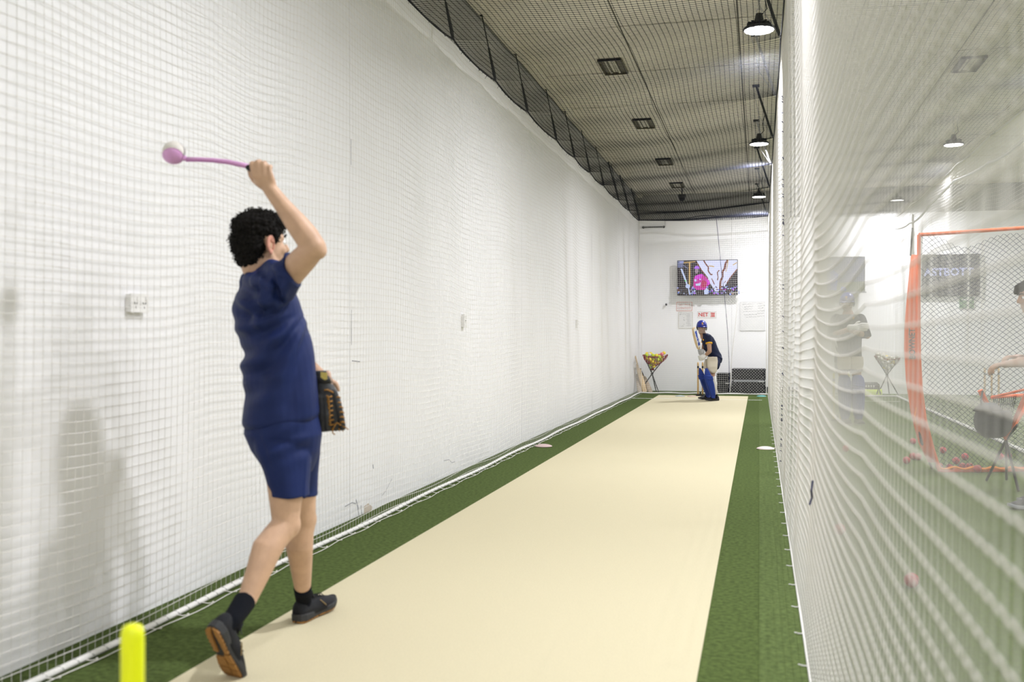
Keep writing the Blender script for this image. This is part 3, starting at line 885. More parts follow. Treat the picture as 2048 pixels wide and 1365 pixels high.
screen_shapes(t2, a.x, b.z, w2, h2, YB - 0.201, sp)

# ---- dark scoreboard and green notice beyond the second lane
a, b = BW(1838, 510, 0.06), BW(1960, 592, 0.06)
sb = thing('scoreboard', 'dark rectangular scoreboard with pale blue lettering on the far wall', 'scoreboard', ((a.x + b.x) / 2, YB, b.z))
MB().box(((a.x + b.x) / 2, YB - 0.036, (a.z + b.z) / 2), (b.x - a.x, 0.05, a.z - b.z)).build('panel', DARKGREY, sb)
p = BW(1897, 545, 0.065)
text_part('ASTBOTT', 0.225, p, XA, ZA, emit_mat('scoreboard letters', (.55, .60, .95), 1.0), sb, bold=0.008, thick=0.006)
a, b = BW(1919, 594, 0.03), BW(1948, 617, 0.03)
g = thing('notice', 'small square green notice on the far wall below the dark scoreboard', 'notice', ((a.x + b.x) / 2, YB, b.z))
MB().box(((a.x + b.x) / 2, YB - 0.012, (a.z + b.z) / 2), (b.x - a.x, 0.02, a.z - b.z)).build('board', mat('green board', (.10, .22, .10), .6), g)
MB().box(((a.x + b.x) / 2, YB - 0.024, a.z - .06), ((b.x - a.x) * .7, 0.004, .03)).build('print', PAPER, g)

# ---- paper signs
def sign(name, lab, cat, px0, py0, px1, py1, border, lines=(), y_off=0.004, bw=0.012):
    a, b = BW(px0, py0, y_off), BW(px1, py1, y_off)
    t = thing(name, lab, cat, ((a.x + b.x) / 2, YB, b.z))
    cx, cz, w, h = (a.x + b.x) / 2, (a.z + b.z) / 2, b.x - a.x, a.z - b.z
    MB().box((cx, YB - y_off / 2, cz), (w, y_off, h)).build('sheet', PAPER, t)
    m = MB()
    for c, s in (((cx, a.z), (w, bw)), ((cx, b.z), (w, bw)), ((a.x, cz), (bw, h)), ((b.x, cz), (bw, h))):
        m.box((c[0], YB - y_off - 0.002, c[1]), (s[0], 0.002, s[1]))
    m.build('border', border, t)
    for txt, px, py, size, mm, sx in lines:
        text_part(txt, size, BW(px, py, y_off + 0.002), XA, ZA, mm, t, bold=sx)
    return t, cx, cz, w, h
sign('contest_sign', 'white paper sign with a red border reading GET IN A CONTEST under the television', 'sign', 1353, 605, 1384, 622, PINK_INK,
     [('GET IN A', 1368.5, 609.8, 0.064, PINK_INK, -0.0005), ('CONTEST', 1368.5, 616.8, 0.068, PINK_INK, -0.0005)], bw=0.010)
t, cx, cz, w, h = sign('net_sign', 'white paper sign with red lettering reading NET III above the batter', 'sign', 1395, 623.5, 1432.5, 636.5, mat('faint red edge', (.74, .66, .63), .7),
     [('NET', 1406.5, 630, 0.118, RED_INK, 0.003), ('III', 1425.5, 630, 0.118, RED_INK, 0.004)], bw=0.006)
p = BW(1425.5, 630, 0.008)
MB().box((p.x, YB - .009, p.z + 0.043), (0.10, 0.002, 0.012)).box((p.x, YB - .009, p.z - 0.043), (0.10, 0.002, 0.012)).build('lettering', RED_INK, t)
t, cx, cz, w, h = sign('score_sheet', 'cream paper sheet with faint pencil notes left of the NET III sign', 'sheet', 1357, 624.5, 1385, 657, mat('cream sheet edge', (.62, .59, .50), .7), [], bw=0.009)
m = MB()
for k in range(15):
    m.box((cx + w * (0.22 + random.uniform(-.04, .04)), YB - .006, cz + h * (0.40 - k * .055)), (w * random.uniform(.2, .34), 0.002, 0.006))
for k in range(14):
    m.box((cx + w * random.uniform(-.42, .05), YB - .006, cz + h * random.uniform(-.42, .45)), (random.uniform(.01, .03), 0.002, random.uniform(.008, .02)))
m.build('pencil_notes', mat('pale ink', (.52, .52, .51), .7), t)
t, cx, cz, w, h = sign('whiteboard', 'large white board with rows of faint handwriting at the right of the far wall', 'whiteboard', 1480, 604.5, 1530, 661.5, mat('board edge', (.62, .62, .61), .6), [], y_off=0.012, bw=0.006)
m = MB()
for k, (x0, x1, y) in enumerate([(-.40, .02, .42), (-.36, .04, .33), (-.32, .0, .25), (-.36, .12, .16), (-.34, .14, .05), (-.3, .14, -.03), (.2, .42, .44), (.2, .45, .36), (.22, .44, .28), (.18, .46, .18), (.2, .42, .1), (.18, .48, .0)]):
    x = x0
    while x < x1:
        l = random.uniform(.02, .06)
        m.box((cx + w * (x + l / 2), YB - .0145, cz + h * (y + random.uniform(-.008, .008) + (x - x0) * .04)), (w * l, 0.002, random.uniform(.008, .018)))
        x += l + random.uniform(.008, .02)
m.build('handwriting', mat('pale ink', (.52, .52, .51), .7), t)
p = BW(1332.5, 609.5, 0.06)
t = thing('wall_sensor', 'tiny black sensor box on the far wall left of the paper signs', 'sensor', (p.x, YB, p.z))
MB().box((p.x, YB - 0.06, p.z), (0.035, 0.05, 0.052), bev=0.006).build('housing', BLACK, t)
MB().tube([(p.x, YB - .03, p.z), (p.x, YB, p.z)], 0.012, 8).build('mount', WHITE_P, t)
a, b = BW(1284, 455, 0.05), BW(1330, 455, 0.05)
t = thing('wall_bracket', 'thin dark metal bracket rail high on the far wall at the left corner', 'bracket', ((a.x + b.x) / 2, YB, a.z))
MB().box(((a.x + b.x) / 2, YB - 0.05, a.z), (b.x - a.x, 0.03, 0.028)).build('rail', STEEL, t)
for x in (a.x + .03, b.x - .03):
    MB().box((x, YB - 0.025, a.z), (0.03, 0.05, 0.05)).build('bracket_arm', STEEL, t)
MB().tube([(b.x, YB - .05, a.z), (b.x, YB - .03, 4.2)], 0.004, 5).build('cable', STEEL, t)
MB().box(((XL - .45) / 2 + 1.7, YB - 0.012, 0.06), (2.5, 0.02, 0.12)).build('baseboard_back', DARKGREY)['kind'] = 'structure'
bpy.data.objects['baseboard_back'].location.x = 0.1

# ---- power points on the left wall
def wall_plate(name, lab, cat, px, py, wy, hz, sockets):
    p = LW(px, py)
    t = thing(name, lab, cat, (XL, p.y, p.z))
    MB().box((XL + 0.011, p.y, p.z), (0.022, wy, hz)).build('back_box', WHITE_P, t)
    MB().box((XL + 0.026, p.y, p.z), (0.010, wy * 1.06, hz * 1.06), bev=0.0).build('face_plate', WHITE_P, t)
    for k in range(sockets):
        yc = p.y + (k - (sockets - 1) / 2) * wy * 0.5
        s = MB()
        for dy, dz, a in ((-0.008, 0.006, .5), (0.008, 0.006, -.5), (0, -0.012, 0)):
            s.box((XL + 0.0315, yc + dy, p.z - 0.006 + dz), (0.002, 0.003, 0.010), Matrix.Rotation(a, 3, 'X'))
        s.build('socket_slots', DARKGREY, t)
        MB().box((XL + 0.033, yc + wy * .1, p.z + hz * .28), (0.005, 0.012, 0.018)).build('switch', WHITE_P, t)
    return t
wall_plate('power_outlet', 'white double power outlet on the left wall behind the bowler', 'outlet', 268, 607, 0.125, 0.078, 2)
wall_plate('light_switch', 'white single switch plate on the left wall halfway down the lane', 'switch', 925, 642, 0.08, 0.12, 1)
wall_plate('light_switch', 'small white switch plate on the left wall towards the far end', 'switch', 1152, 648, 0.08, 0.12, 1)

# ================================================================== STUMPS, DISCS
p = W(265, 1250, 1.853)
ST = thing('yellow_stump', 'single fluorescent yellow plastic stump in the near left corner of the picture', 'stump', (p.x, p.y, 0))
MB().lathe([(0.0215, 0.02), (0.0215, 0.690), (0.0205, 0.702), (0.017, 0.710), (0.010, 0.7135), (0.002, 0.7145)], (p.x, p.y, 0), 24).build('stump', STUMP_Y, ST, True)
MB().lathe([(0.085, 0.006), (0.085, 0.018), (0.06, 0.03), (0.03, 0.045)], (p.x, p.y, 0), 24).build('base', BLACK, ST, True)

def stump_set(name, lab, x, y, m, nst=3, sp=0.095, base=True):
    t = thing(name, lab, 'stumps', (x, y, 0))
    for k in range(nst):
        xx = x + k * sp
        MB().lathe([(0.017, 0.02), (0.018, 0.60), (0.018, 0.685), (0.014, 0.705), (0.004, 0.711)], (xx, y, 0.0), 12).build('stump', m, t, True)
        MB().lathe([(0.0187, 0.585), (0.0187, 0.63)], (xx, y, 0.0), 12).build('stump_label', BLACK, t)
    if base:
        MB().box((x + sp * (nst - 1) / 2, y, 0.022), (sp * (nst - 1) + 0.08, 0.09, 0.03)).build('base', BLACK, t)
        MB().box((x + sp * .5, y + 0.01, 0.06), (0.03, 0.05, 0.07)).build('spring_housing', BLACK, t)
    return t
p = G(1396, 793)
stump_set('wooden_stumps', 'set of wooden cricket stumps on a black spring base behind the batter', p.x, p.y, WOOD)
p = G(1660, 838)
stump_set('yellow_stumps', 'set of yellow plastic stumps beside the batter in the second lane', p.x + .02, 15.3, mat('yellow plastic', (.72, .66, .05), .5), 3, 0.10)
p = G(1955, 790)
stump_set('wooden_stumps', 'far set of pale stumps seen through the orange framed screen', 3.75, 18.5, WOOD, 3, 0.11)

def disc(lab, px, py, m, shift=0.0):
    p = G(px, py)
    z0 = 0.006 if -2.06 < p.x < -0.23 else 0.003
    o = MB().lathe([(0.098, z0), (0.10, z0 + 0.004), (0.09, z0 + 0.012), (0.06, z0 + 0.022), (0.035, z0 + 0.026), (0.03, z0 + 0.026)], (p.x + shift, p.y, 0), 28).build('marker_disc', m, None, True)
    tag(o, lab, 'marker disc', 'flat marker discs on the floor')
PINKISH = mat('faded pink plastic', (.62, .47, .46), .5)
TEAL = mat('teal plastic', (.16, .45, .45), .5)
disc('faded pink marker disc on the turf against the left net', 1087, 894, PINKISH)
disc('white and pink marker disc on the turf against the right divider net', 1533, 899, mat('pale pink plastic', (.74, .62, .60), .5), -0.01)
disc('teal marker disc at the far right end of the turf', 1524, 794, TEAL, -0.01)
disc('blue grey marker disc at the far end of the beige matting', 1360, 794, mat('blue grey plastic', (.42, .47, .47), .5))
disc('pale pink marker disc on the matting beside the wooden stumps', 1384, 794.3, mat('dusty pink plastic', (.62, .48, .40), .5))

# ================================================================== BALLS
def cricket_ball(lab, c, m, group, name='cricket_ball', r=0.036, seam=True, cat='ball'):
    t = thing(name, lab, cat, (c[0], c[1], c[2] - r), group)
    MB().ell(c, r, None, 18, 12).build('ball_cover', m, t, True)
    if seam:
        a = random.uniform(0, 3.1)
        R = Matrix.Rotation(a, 3, 'Z') @ Matrix.Rotation(1.1, 3, 'X')
        MB().tube([Vector(c) + R @ Vector((r * math.cos(k), r * math.sin(k), 0)) for k in np.linspace(0, math.tau, 25)], 0.0022, 4).build('seam', GREY_INK if m is BALL_RED else STITCH, t)
    return t
reds = [(1823, 1161, 'red cricket ball alone on the turf close behind the divider net, nearest of all'),
        (1679, 1059, 'red cricket ball blurred behind the middle of the divider net'),
        (1691, 898, 'red cricket ball near the feet of the second lane batter'),
        (1826, 883, 'red cricket ball beside the black pole of the orange screen, farthest left'),
        (1826, 913, 'red cricket ball in the cluster of three left of the orange screen, middle one'),
        (1836, 914, 'red cricket ball in the cluster of three left of the orange screen, right one'),
        (1813, 921, 'red cricket ball in the cluster of three left of the orange screen, left one'),
        (1886, 901, 'red cricket ball behind the screen net, upper left of the group'),
        (1930, 914, 'red cricket ball behind the screen net, upper middle of the group'),
        (1912, 922, 'red cricket ball behind the screen net, lower middle of the group'),
        (1879, 934, 'red cricket ball in the bottom left corner of the orange screen'),
        (1899, 936, 'red cricket ball by the bottom orange bar, second from its left end'),
        (1925, 934, 'red cricket ball by the bottom orange bar, left one of a touching couple'),
        (1939, 934, 'red cricket ball by the bottom orange bar, right one of a touching couple'),
        (1955, 938, 'red cricket ball half hidden by the bottom orange bar, towards the tripod leg'),
        (2000, 913, 'red cricket ball behind the tripod leg, left of two'),
        (2016, 912, 'red cricket ball behind the tripod leg, right of two')]
for px, py, lab in reds:
    D = 1.211 * FPX / (py - HORIZON)
    p = W(px, py, D)
    cricket_ball(lab, (p.x, p.y, 0.003 + 0.036), BALL_RED, 'red cricket balls on the second lane turf')

# ---- ball hoppers
def hopper(name, lab, corners, hub, feet, bottom, arm_m, net_m, leg_m, bag_m=None):
    base = Vector((hub.x, hub.y, 0))
    t = thing(name, lab, 'ball hopper', base)
    for i in range(3):
        MB().tube([corners[i], hub, feet[i]], [0.010, 0.012, 0.011], 8).build('strut', leg_m, t)
        MB().tube([corners[i] + (hub - corners[i]) * 0.42, corners[i] + (hub - corners[i]) * 0.02, corners[i]], [0.017, 0.020, 0.012], 8, flat=None).build('arm_sleeve', arm_m, t)
        MB().ell(feet[i] + Vector((0, 0, .004)), 0.016, None, 8, 6).build('foot_cap', BLACK, t)
    MB().ell(hub, (0.03, 0.03, 0.025), None, 10, 8).build('hub', BLACK, t)
    cen = sum(corners, Vector()) / 3
    n = 27
    def rim(k):
        s = (k / n * 3) % 3; i = int(s); f = s - i
        p = corners[i].lerp(corners[(i + 1) % 3], f)
        sag = 0.35 * f * (1 - f) * 4 * 0.16
        p = p + Vector((0, 0, -sag)) + (cen - p) * (-.10 * f * (1 - f) * 4)
        return p
    def bag(k, q):
        r = rim(k); b = bottom + Vector((0.05 * math.cos(k * math.tau / n), 0.05 * math.sin(k * math.tau / n), 0))
        s = math.sin(q * math.pi / 2)
        p = r.lerp(b, q ** 1.05)
        out = (p - cen); out.z = 0
        return p + out * (0.35 * math.sin(q * math.pi)) + Vector((0, 0, 0))
    m = MB()
    m.tube([rim(k) for k in range(n)] + [rim(0)], 0.009, 6)
    m.build('rim', arm_m, t)
    m = MB()
    for k in range(n):
        m.tube([bag(k, q) for q in np.linspace(0, 1, 7)], 0.0042, 4)
        m.tube([bag(k + 2.5 * q, q) for q in np.linspace(0, 1, 7)], 0.0028, 3)
    for q in np.linspace(0.12, 1, 8):
        m.tube([bag(k, q) for k in range(n)] + [bag(0, q)], 0.0028, 4)
    m.build('ball_net', net_m, t, kind='stuff')
    return t, cen, bag

def fill(bag, cen, bottom, kinds, count, r, where, group):
    placed = []; tries = 0
    while len(placed) < count and tries < 9000:
        tries += 1
        q = random.uniform(0.0, 0.92); k = random.uniform(0, 27)
        e = bag(k, q)
        ax = Vector((cen.x, cen.y, e.z)).lerp(Vector((bottom.x, bottom.y, e.z)), q)
        c = ax.lerp(e, random.choice([0.80, 0.78, 0.6, 0.3]))
        c.z += 0.055 * (1 - q) - 0.01
        if all((c - o).length > 1.72 * r for o in placed) and c.z > bottom.z + r:
            placed.append(c)
    for c in placed:
        nm, word, m = random.choice(kinds)
        o = MB().ell(c, r, None, 14, 10).build(nm, m, None, True)
        tag(o, f'{word} practice ball in the {where}', 'ball', f'{word} {group}')
LIME = mat('lime felt', (.50, .62, .03), .9, noise=(50, .1))
SUN = mat('yellow ball skin', (.80, .62, .03), .6)
CREAM = mat('cream ball skin', (.66, .64, .56), .6)
ROSE = mat('pink ball skin', (.68, .13, .20), .6)
def H1(cx, cy, D): return W(1240 + cx / 8.53, 680 + cy / 8.53, D)
cor = [H1(395, 255, 21.95), H1(450, 245, 22.5), H1(812, 255, 22.2)]
hub = H1(548, 580, 22.15)
ft = []
for px, D in ((660, 21.95), (330, 22.1), (440, 22.5)):
    q = H1(px, 900, D); ft.append(Vector((q.x, q.y, 0.014)))
feet = [ft[0], Vector((H1(620, 0, 22.55).x, 22.6, 0.014)), ft[1]]
bot = H1(552, 520, 22.15)
t, cen, bag = hopper('ball_hopper', 'folding tripod ball hopper with a maroon net full of balls in the far left corner', cor, hub, feet, bot, BALL_MAROON, BALL_MAROON, DARKGREY)
fill(bag, cen, bot, [('tennis_ball', 'lime', LIME)] * 4 + [('practice_ball', 'yellow', SUN)] * 3 + [('practice_ball', 'cream', CREAM)] * 4 + [('practice_ball', 'pink', ROSE), ('practice_ball', 'maroon', BALL_RED)], 62, 0.041, 'maroon net hopper', 'balls in the near lane hopper')

def H2(cx, cy, D): return W(1720 + cx / 11.37, 680 + cy / 11.37, D)
D2 = 20.9
cor = [H2(335, 365, D2 - .1), H2(525, 360, D2 + .25), H2(912, 412, D2)]
hub = H2(612, 800, D2)
feet = []
for cx, d in ((872, 0.0), (670, -.25), (400, .05)):
    q = H2(cx, 1150, D2 + d); feet.append(Vector((q.x, q.y, 0.014)))
bot = H2(610, 740, D2)
t, cen, bag = hopper('ball_hopper', 'tripod ball hopper with red arms and white balls, end of the second lane', cor, hub, feet, bot, BALL_MAROON, GREY_INK, DARKGREY)
fill(bag, cen, bot, [('practice_ball', 'white', CREAM)] * 5 + [('practice_ball', 'golden', SUN)], 40, 0.038, 'red armed hopper of the second lane', 'balls in the second lane hopper')

# ================================================================== FAR CORNER KIT
def bat(name, lab, toe, top, face, bm, hm, scale=1.0, stickers=False, face_dir=None):
    """cricket bat from the toe of its blade to the top of its handle"""
    toe, top = Vector(toe), Vector(top)
    ax = (top - toe).normalized(); L = (top - toe).length
    n = Vector(face); n = (n - ax * n.dot(ax)).normalized(); s = ax.cross(n)
    t = thing(name, lab, 'cricket bat', toe)
    secs = []
    for q, hw, th in ((0.0, .040, .012), (.02, .052, .018), (.2, .054, .030), (.45, .053, .033), (.58, .050, .026), (.64, .042, .022), (.665, .020, .018), (.69, .016, .016)):
        c = toe + ax * L * q - n * (th * .5)
        secs.append((c, s * hw, n * th))
    MB().loft(secs, 16, 3.2).build('blade', bm, t, True)
    MB().tube([toe + ax * L * .62 - n * .01, toe + ax * L * .7 - n * .01], 0.016, 10).build('splice', WOOD, t)
    MB().tube([toe + ax * L * .69 - n * .01, toe + ax * L * .985 - n * .01, toe + ax * L - n * .01], [0.0175, 0.0175, 0.02], 12).build('grip', hm, t)
    return t, ax, n, s, L
p0 = H1(425, 915, 22.0); p1 = H1(262, 278, 22.3)
bat('cricket_bat', 'tan cricket bat leaning handle up in the far left corner', (p0.x, p0.y, 0.01), p1, (0.2, -1, 0.2), WOOD_P, WOOD, stickers=False)
p0 = H1(525, 915, 21.98); p1 = H1(345, 490, 22.4)
bat('cricket_bat', 'weathered greyish cricket bat leaning in the far left corner, in front of the tan one', (p0.x, p0.y, 0.01), p1, (0.3, -1, 0.2), WOOD_G, GRIP)
p0 = H1(355, 905, 21.95); p1 = H1(290, 420, 22.5)
bat('cricket_bat', 'greyish cricket bat standing in the far left corner behind the left net', (p0.x - .02, p0.y, 0.01), p1, (0.6, -1, 0.2), WOOD_G, WOOD)  # greyish willow blade with a plain wood grip

def trunk(name, lab, px0, py0, px1, y_front, depth, band):
    k0 = (px0 - 1024) / FPX; D = y_front / (C_ + k0 * S_)
    a = W(px0, py0, D); k1 = (px1 - 1024) / FPX
    b = W(px1, py0, y_front / (C_ + k1 * S_))
    x0, x1, h = a.x, b.x, a.z
    t = thing(name, lab, 'crate', ((x0 + x1) / 2, y_front + depth / 2, 0))
    cx, cy = (x0 + x1) / 2, y_front + depth / 2
    w = x1 - x0
    MB().box((cx, cy, h * .27), (w, depth, h * .5), bev=0.02).build('body', BLACK, t)
    MB().box((cx, cy, h * .74), (w * 1.01, depth * 1.01, h * .40), bev=0.02).build('upper_body', BLACK, t)
    MB().box((cx, cy, h * .96), (w * 1.03, depth * 1.03, h * .07), bev=0.015).build('lid', BLACK, t)
    MB().box((cx, y_front - 0.012, h * .52), (w * .9, 0.03, 0.045)).build('band', band, t)
    for sx in (-.42, .42):
        MB().box((cx + w * sx, y_front - 0.010, h * .52), (0.05, 0.03, h * .34)).build('corner_post', DARKGREY, t)
    for sx in (-.25, 0.0, .25):
        MB().box((cx + w * sx, y_front - 0.004, h * .26), (0.02, 0.015, h * .40)).build('rib', DARKGREY, t)
    MB().box((cx + w * .38, y_front - 0.03, h * .50), (0.12, 0.02, 0.02)).build('latch', STEEL_L, t)
    return t
trunk('storage_crate', 'large black storage crate with a grey band behind the diamond mesh at the far right', 1464, 738, 1531, 22.15, 0.6, GREY)
trunk('storage_crate', 'smaller black storage crate standing behind the batter', 1433, 747, 1460, 22.3, 0.5, DARKGREY)
p = BW(1508, 737, 0.5)
o = MB().box((p.x, 22.35, p.z + 0.012), (0.09, 0.06, 0.03), bev=0.006).build('cream_box', mat('cream card', (.68, .64, .42), .7))
tag(o, 'little cream box lying on top of the large black crate', 'box')
o.location.z = -(p.z + 0.012 - 0.015) + 0.0

# ---- sports bag
a, b = W(1724, 783, 20.8), W(1762, 783, 20.8)
cx, cy, w = (a.x + b.x) / 2, a.y, (b.x - a.x)
t = thing('sports_bag', 'black and fluorescent yellow sports bag on the turf below the white ball hopper', 'bag', (cx, cy, 0))
MB().loft([((cx, cy, 0.01), XA * w * .5, Vector((0, .13, 0))), ((cx, cy, 0.06), XA * w * .54, Vector((0, .15, 0))), ((cx, cy, 0.15), XA * w * .52, Vector((0, .14, 0)))], 20, 3.5).build('body', mat('fluorescent cloth', (.62, .78, .06), .6), t, True)
MB().loft([((cx - .02, cy, 0.14), XA * w * .50, Vector((0, .14, 0))), ((cx - .02, cy, 0.24), XA * w * .46, Vector((0, .12, 0))), ((cx - .03, cy, 0.29), XA * w * .36, Vector((0, .07, 0)))], 20, 3.0).build('top_panel', BLACK, t, True)
MB().tube([(cx + w * .22, cy - .14, .05), (cx + w * .30, cy - .15, .2), (cx + w * .42, cy - .13, .05)], 0.014, 6).build('strap', BLACK, t)
m = MB()
for k in range(4):
    m.box((cx - w * .32 + k * .05, cy - 0.139, 0.215), (0.03, 0.006, 0.035))
m.build('lettering', PAPER, t)

# ================================================================== ORANGE FRAMED SCREEN
DS = 9.15
sc = thing('bowling_screen', 'tall orange framed net screen on stands in the second lane', 'screen', G(1880, 945))
up = [(1838, 470), (1837, 560), (1837, 640), (1838, 710), (1842, 780), (1850, 840), (1866, 900), (1880, 943)]
UP = [W(x, y, DS) for x, y in up]
MB().tube(UP, 0.017, 8).build('side_rail', ORANGE, sc)
MB().tube([W(x, y, DS) for x, y in ((1838, 470), (1900, 466), (1975, 461), (2048, 456), (2095, 453))], 0.017, 8).build('top_rail', ORANGE, sc)
MB().tube([W(x, y, DS) for x, y in ((1880, 943), (1950, 941), (2048, 939), (2095, 938))], 0.022, 8).build('bottom_rail', ORANGE, sc)
MB().tube([W(2095, y, DS) for y in (453, 600, 760, 938)], 0.017, 8).build('side_rail', ORANGE, sc)
m = MB()
m.tube([W(1880 + k * 8, 937 + 2.2 * math.sin(k * 1.3), DS - 0.03) for k in range(27)], 0.012, 6)
m.build('net_binding', ORANGE_L, sc)
upz = np.array([p.z for p in UP])[::-1]
upl = np.array([(x - 1024) / FPX * DS for x, y in up])[::-1]
L1 = (2095 - 1024) / FPX * DS
zt, zb = UP[0].z, UP[-1].z
Wd = L1 - upl.min()
def f_screen(u, v):
    z = v
    l0 = np.interp(z, upz, upl)
    L = l0 + (L1 - l0) * (u / Wd)
    sag = 0.10 * np.sin(math.pi * u / Wd) * np.sin(math.pi * np.clip((z - zb) / (zt - zb), 0, 1))
    zz = z - 0.10 * np.exp(-((u / Wd - .33) / .16) ** 2) * np.clip((z - 1.1) / 1.0, 0, 1) + 0.02 * np.sin(u * 9)
    D = DS + sag
    return np.stack([-D * S_ + L * C_, D * C_ + L * S_, zz], -1)
net_diag(f_screen, 0.0, Wd, zb + 0.01, zt - 0.005, 0.060, NET_N, 0.0025, sc, step=0.07, axes=((C_, S_, 0), (0, 0, 1)), asp=1.22)
lf = [(1822, 510), (1814, 590), (1809, 650), (1808, 700), (1812, 765), (1821, 825), (1836, 885), (1856, 925)]
rt = [(1839, 510), (1837, 590), (1837, 650), (1838, 700), (1842, 765), (1848, 825), (1861, 885), (1874, 925)]
secs = []
for (xa, ya), (xb, yb) in zip(lf, rt):
    A, B = W(xa, ya, DS + 0.05), W(xb, yb, DS + 0.015)
    secs.append(((A + B) / 2, (B - A) / 2, ED * 0.02))
MB().loft(secs, 16, 2.6).build('pocket_sleeve', ORANGE, sc, True)
MB().tube([W(1825, 456, DS + .05), W(1821, 512, DS + .05)], 0.008, 8).build('bow_pole', STEEL, sc)
q = G(1864, 940)
MB().tube([W(1832, 835, DS + .05), W(1843, 885, DS + .02), (q.x, q.y, 0.012)], [0.010, 0.012, 0.012], 8).build('bow_pole', BLACK, sc)
MB().tube([W(1833, 815, DS + .0), W(1829, 835, DS + .0), W(1833, 850, DS + .0)], 0.006, 6).build('tie_cord', ORANGE_L, sc)
q1, q2 = W(2095, 938, DS), None
MB().tube([W(1880, 943, DS), W(1880, 943, DS) + Vector((0.05, 0.55, -0.0))], 0.012, 8).build('stand_foot', BLACK, sc)
# printed name, reading upwards
def w_name(p):
    # p.x runs along the text, p.y across it
    s = 688.0 - p.x * 30.0 / 0.165
    cxm = np.interp(s, [632, 650, 700, 765], [1824.5, 1824, 1824, 1828])
    return W(cxm - p.y * FPX / DS, s, DS - 0.002 - 0.0015 * (1 if p.z > 0 else 0)) - ED * 0.006
text_part('BOWNET', 0.079, (0, 0, 0), XA, ZA, ORANGE_INK, sc, bold=0.0012, warp=w_name)

# ---- ball caddy with a dark bag hung on it
DC = 8.2
cd = thing('ball_caddy', 'orange armed tripod ball caddy in front of the orange framed screen', 'ball hopper', G(1998, 975))
hubc = W(2012, 880, DC)
f1, f2, f3 = G(1973, 964), G(2037, 986), G(2013, 962)
for f in (f1, f2, f3):
    f.z = 0.012
topc = [W(1960, 781, DC), W(2066, 788, DC + .2), W(2060, 772, DC - .25)]
for c, f in zip([W(2035, 850, DC - .1), W(2000, 850, DC), W(2015, 845, DC + .1)], (f1, f2, f3)):
    MB().tube([c, hubc, f], 0.011, 8).build('leg', BLACK, cd)
MB().tube([topc[0], topc[0].lerp(hubc, .3), hubc], [0.022, 0.02, 0.012], 8).build('arm', ORANGE, cd)
MB().tube([topc[1], topc[1].lerp(hubc, .4), hubc], [0.020, 0.018, 0.012], 8).build('arm', ORANGE, cd)
MB().tube([topc[2], topc[2].lerp(hubc, .4), hubc], [0.020, 0.018, 0.012], 8).build('arm', ORANGE, cd)
MB().tube([W(1984, 795, DC), W(2064, 790, DC + .2)], 0.014, 8).build('rim_bar', ORANGE, cd)
MB().tube([W(1984, 795, DC), W(2058, 778, DC - .25)], 0.010, 8).build('rim_bar', ORANGE, cd)
m = MB()
for k in range(12):
    q = k / 11
    A = W(1986 + 46 * q, 796 - 4 * q, DC + .1 * q)
    m.tube([A, A.lerp(hubc, .5) + Vector((0, 0, -.03)), hubc], 0.003, 4)
for k in range(1, 5):
    m.tube([W(1986, 796, DC).lerp(hubc, k * .18), W(2032, 792, DC + .1).lerp(hubc, k * .18)], 0.003, 4)
m.build('ball_net', NET_B, cd, kind='stuff')
bc = W(1986, 843, DC - .08)
bg = thing('hanging_bag', 'round dark bag hanging from the arm of the orange ball caddy', 'bag', bc + Vector((0, 0, -.13)))
m = MB()
m.loft([(bc + Vector((0, 0, z)), EX * r, ED * r * .9) for z, r in ((-.135, .05), (-.12, .09), (-.07, .135), (0.0, .15), (.06, .14), (.09, .125))], 22)
m.build('bag_body', mat('dark slate cloth', (.02, .022, .03), .6, bump=(60, .2)), bg, True)
m = MB()
m.loft([(bc + EX * (-.04) + Vector((0, 0, z)), EX * r, ED * r * .9) for z, r in ((.08, .12), (.11, .10), (.15, .055))], 20)
m.build('bag_flap', mat('slate cloth', (.035, .04, .05), .6), bg, True)
MB().tube([bc + Vector((-.09, -.05, .08)), bc + Vector((-.10, -.05, .17)), W(1965, 783, DC - .04), W(1966, 786, DC + .04)], 0.008, 6).build('strap', BLACK, bg)

# ================================================================== PEOPLE
def add_head(mb, c, f, u, s=1.0, ears=True):
    """adds skull, face, nose, lips and ears; returns the head's frame"""
    R = rot_to(f, u)
    c = Vector(c)
    def P(x, y, z): return c + R @ (Vector((x, y, z)) * s)
    def E_(p, r): mb.ell(P(*p), [k * s for k in r], R, 18, 12)
    E_((-.006, 0, .018), (.099, .077, .094))
    E_((.028, 0, -.035), (.064, .064, .080))
    E_((.042, 0, -.082), (.047, .047, .037))
    E_((.076, 0, -.104), (.020, .024, .018))
    for y in (-1, 1):
        E_((.060, .034 * y, -.030), (.030, .026, .026))
        mb.cap(P(.084, .012 * y, .018), .010 * s, P(.066, .048 * y, .016), .010 * s, 8)
        E_((.094, .011 * y, -.040), (.012, .009, .008))
        mb.cap(P(.03, .050 * y, -.085), .016 * s, P(.0, .060 * y, -.05), .016 * s, 8)
        if ears:
            Re = R @ Matrix.Rotation(-.35 * y, 3, 'Z') @ Matrix.Rotation(-.2, 3, 'Y')
            mb.ell(P(-.008, .083 * y, -.012), (.021 * s, .008 * s, .034 * s), Re, 12, 8)
            mb.ell(P(.0, .078 * y, -.040), (.010 * s, .007 * s, .012 * s), Re, 10, 6)
    mb.cap(P(.090, 0, .008), .009 * s, P(.112, 0, -.030), .0125 * s, 10)
    mb.cap(P(.090, -.018, -.066), .008 * s, P(.090, .018, -.066), .008 * s, 8)
    mb.cap(P(.088, -.014, -.077), .009 * s, P(.088, .014, -.077), .009 * s, 8)
    mb.cap(P(-.022, 0, -.05), .058 * s, P(-.03, 0, -.10), .056 * s, 14)
    return R, P

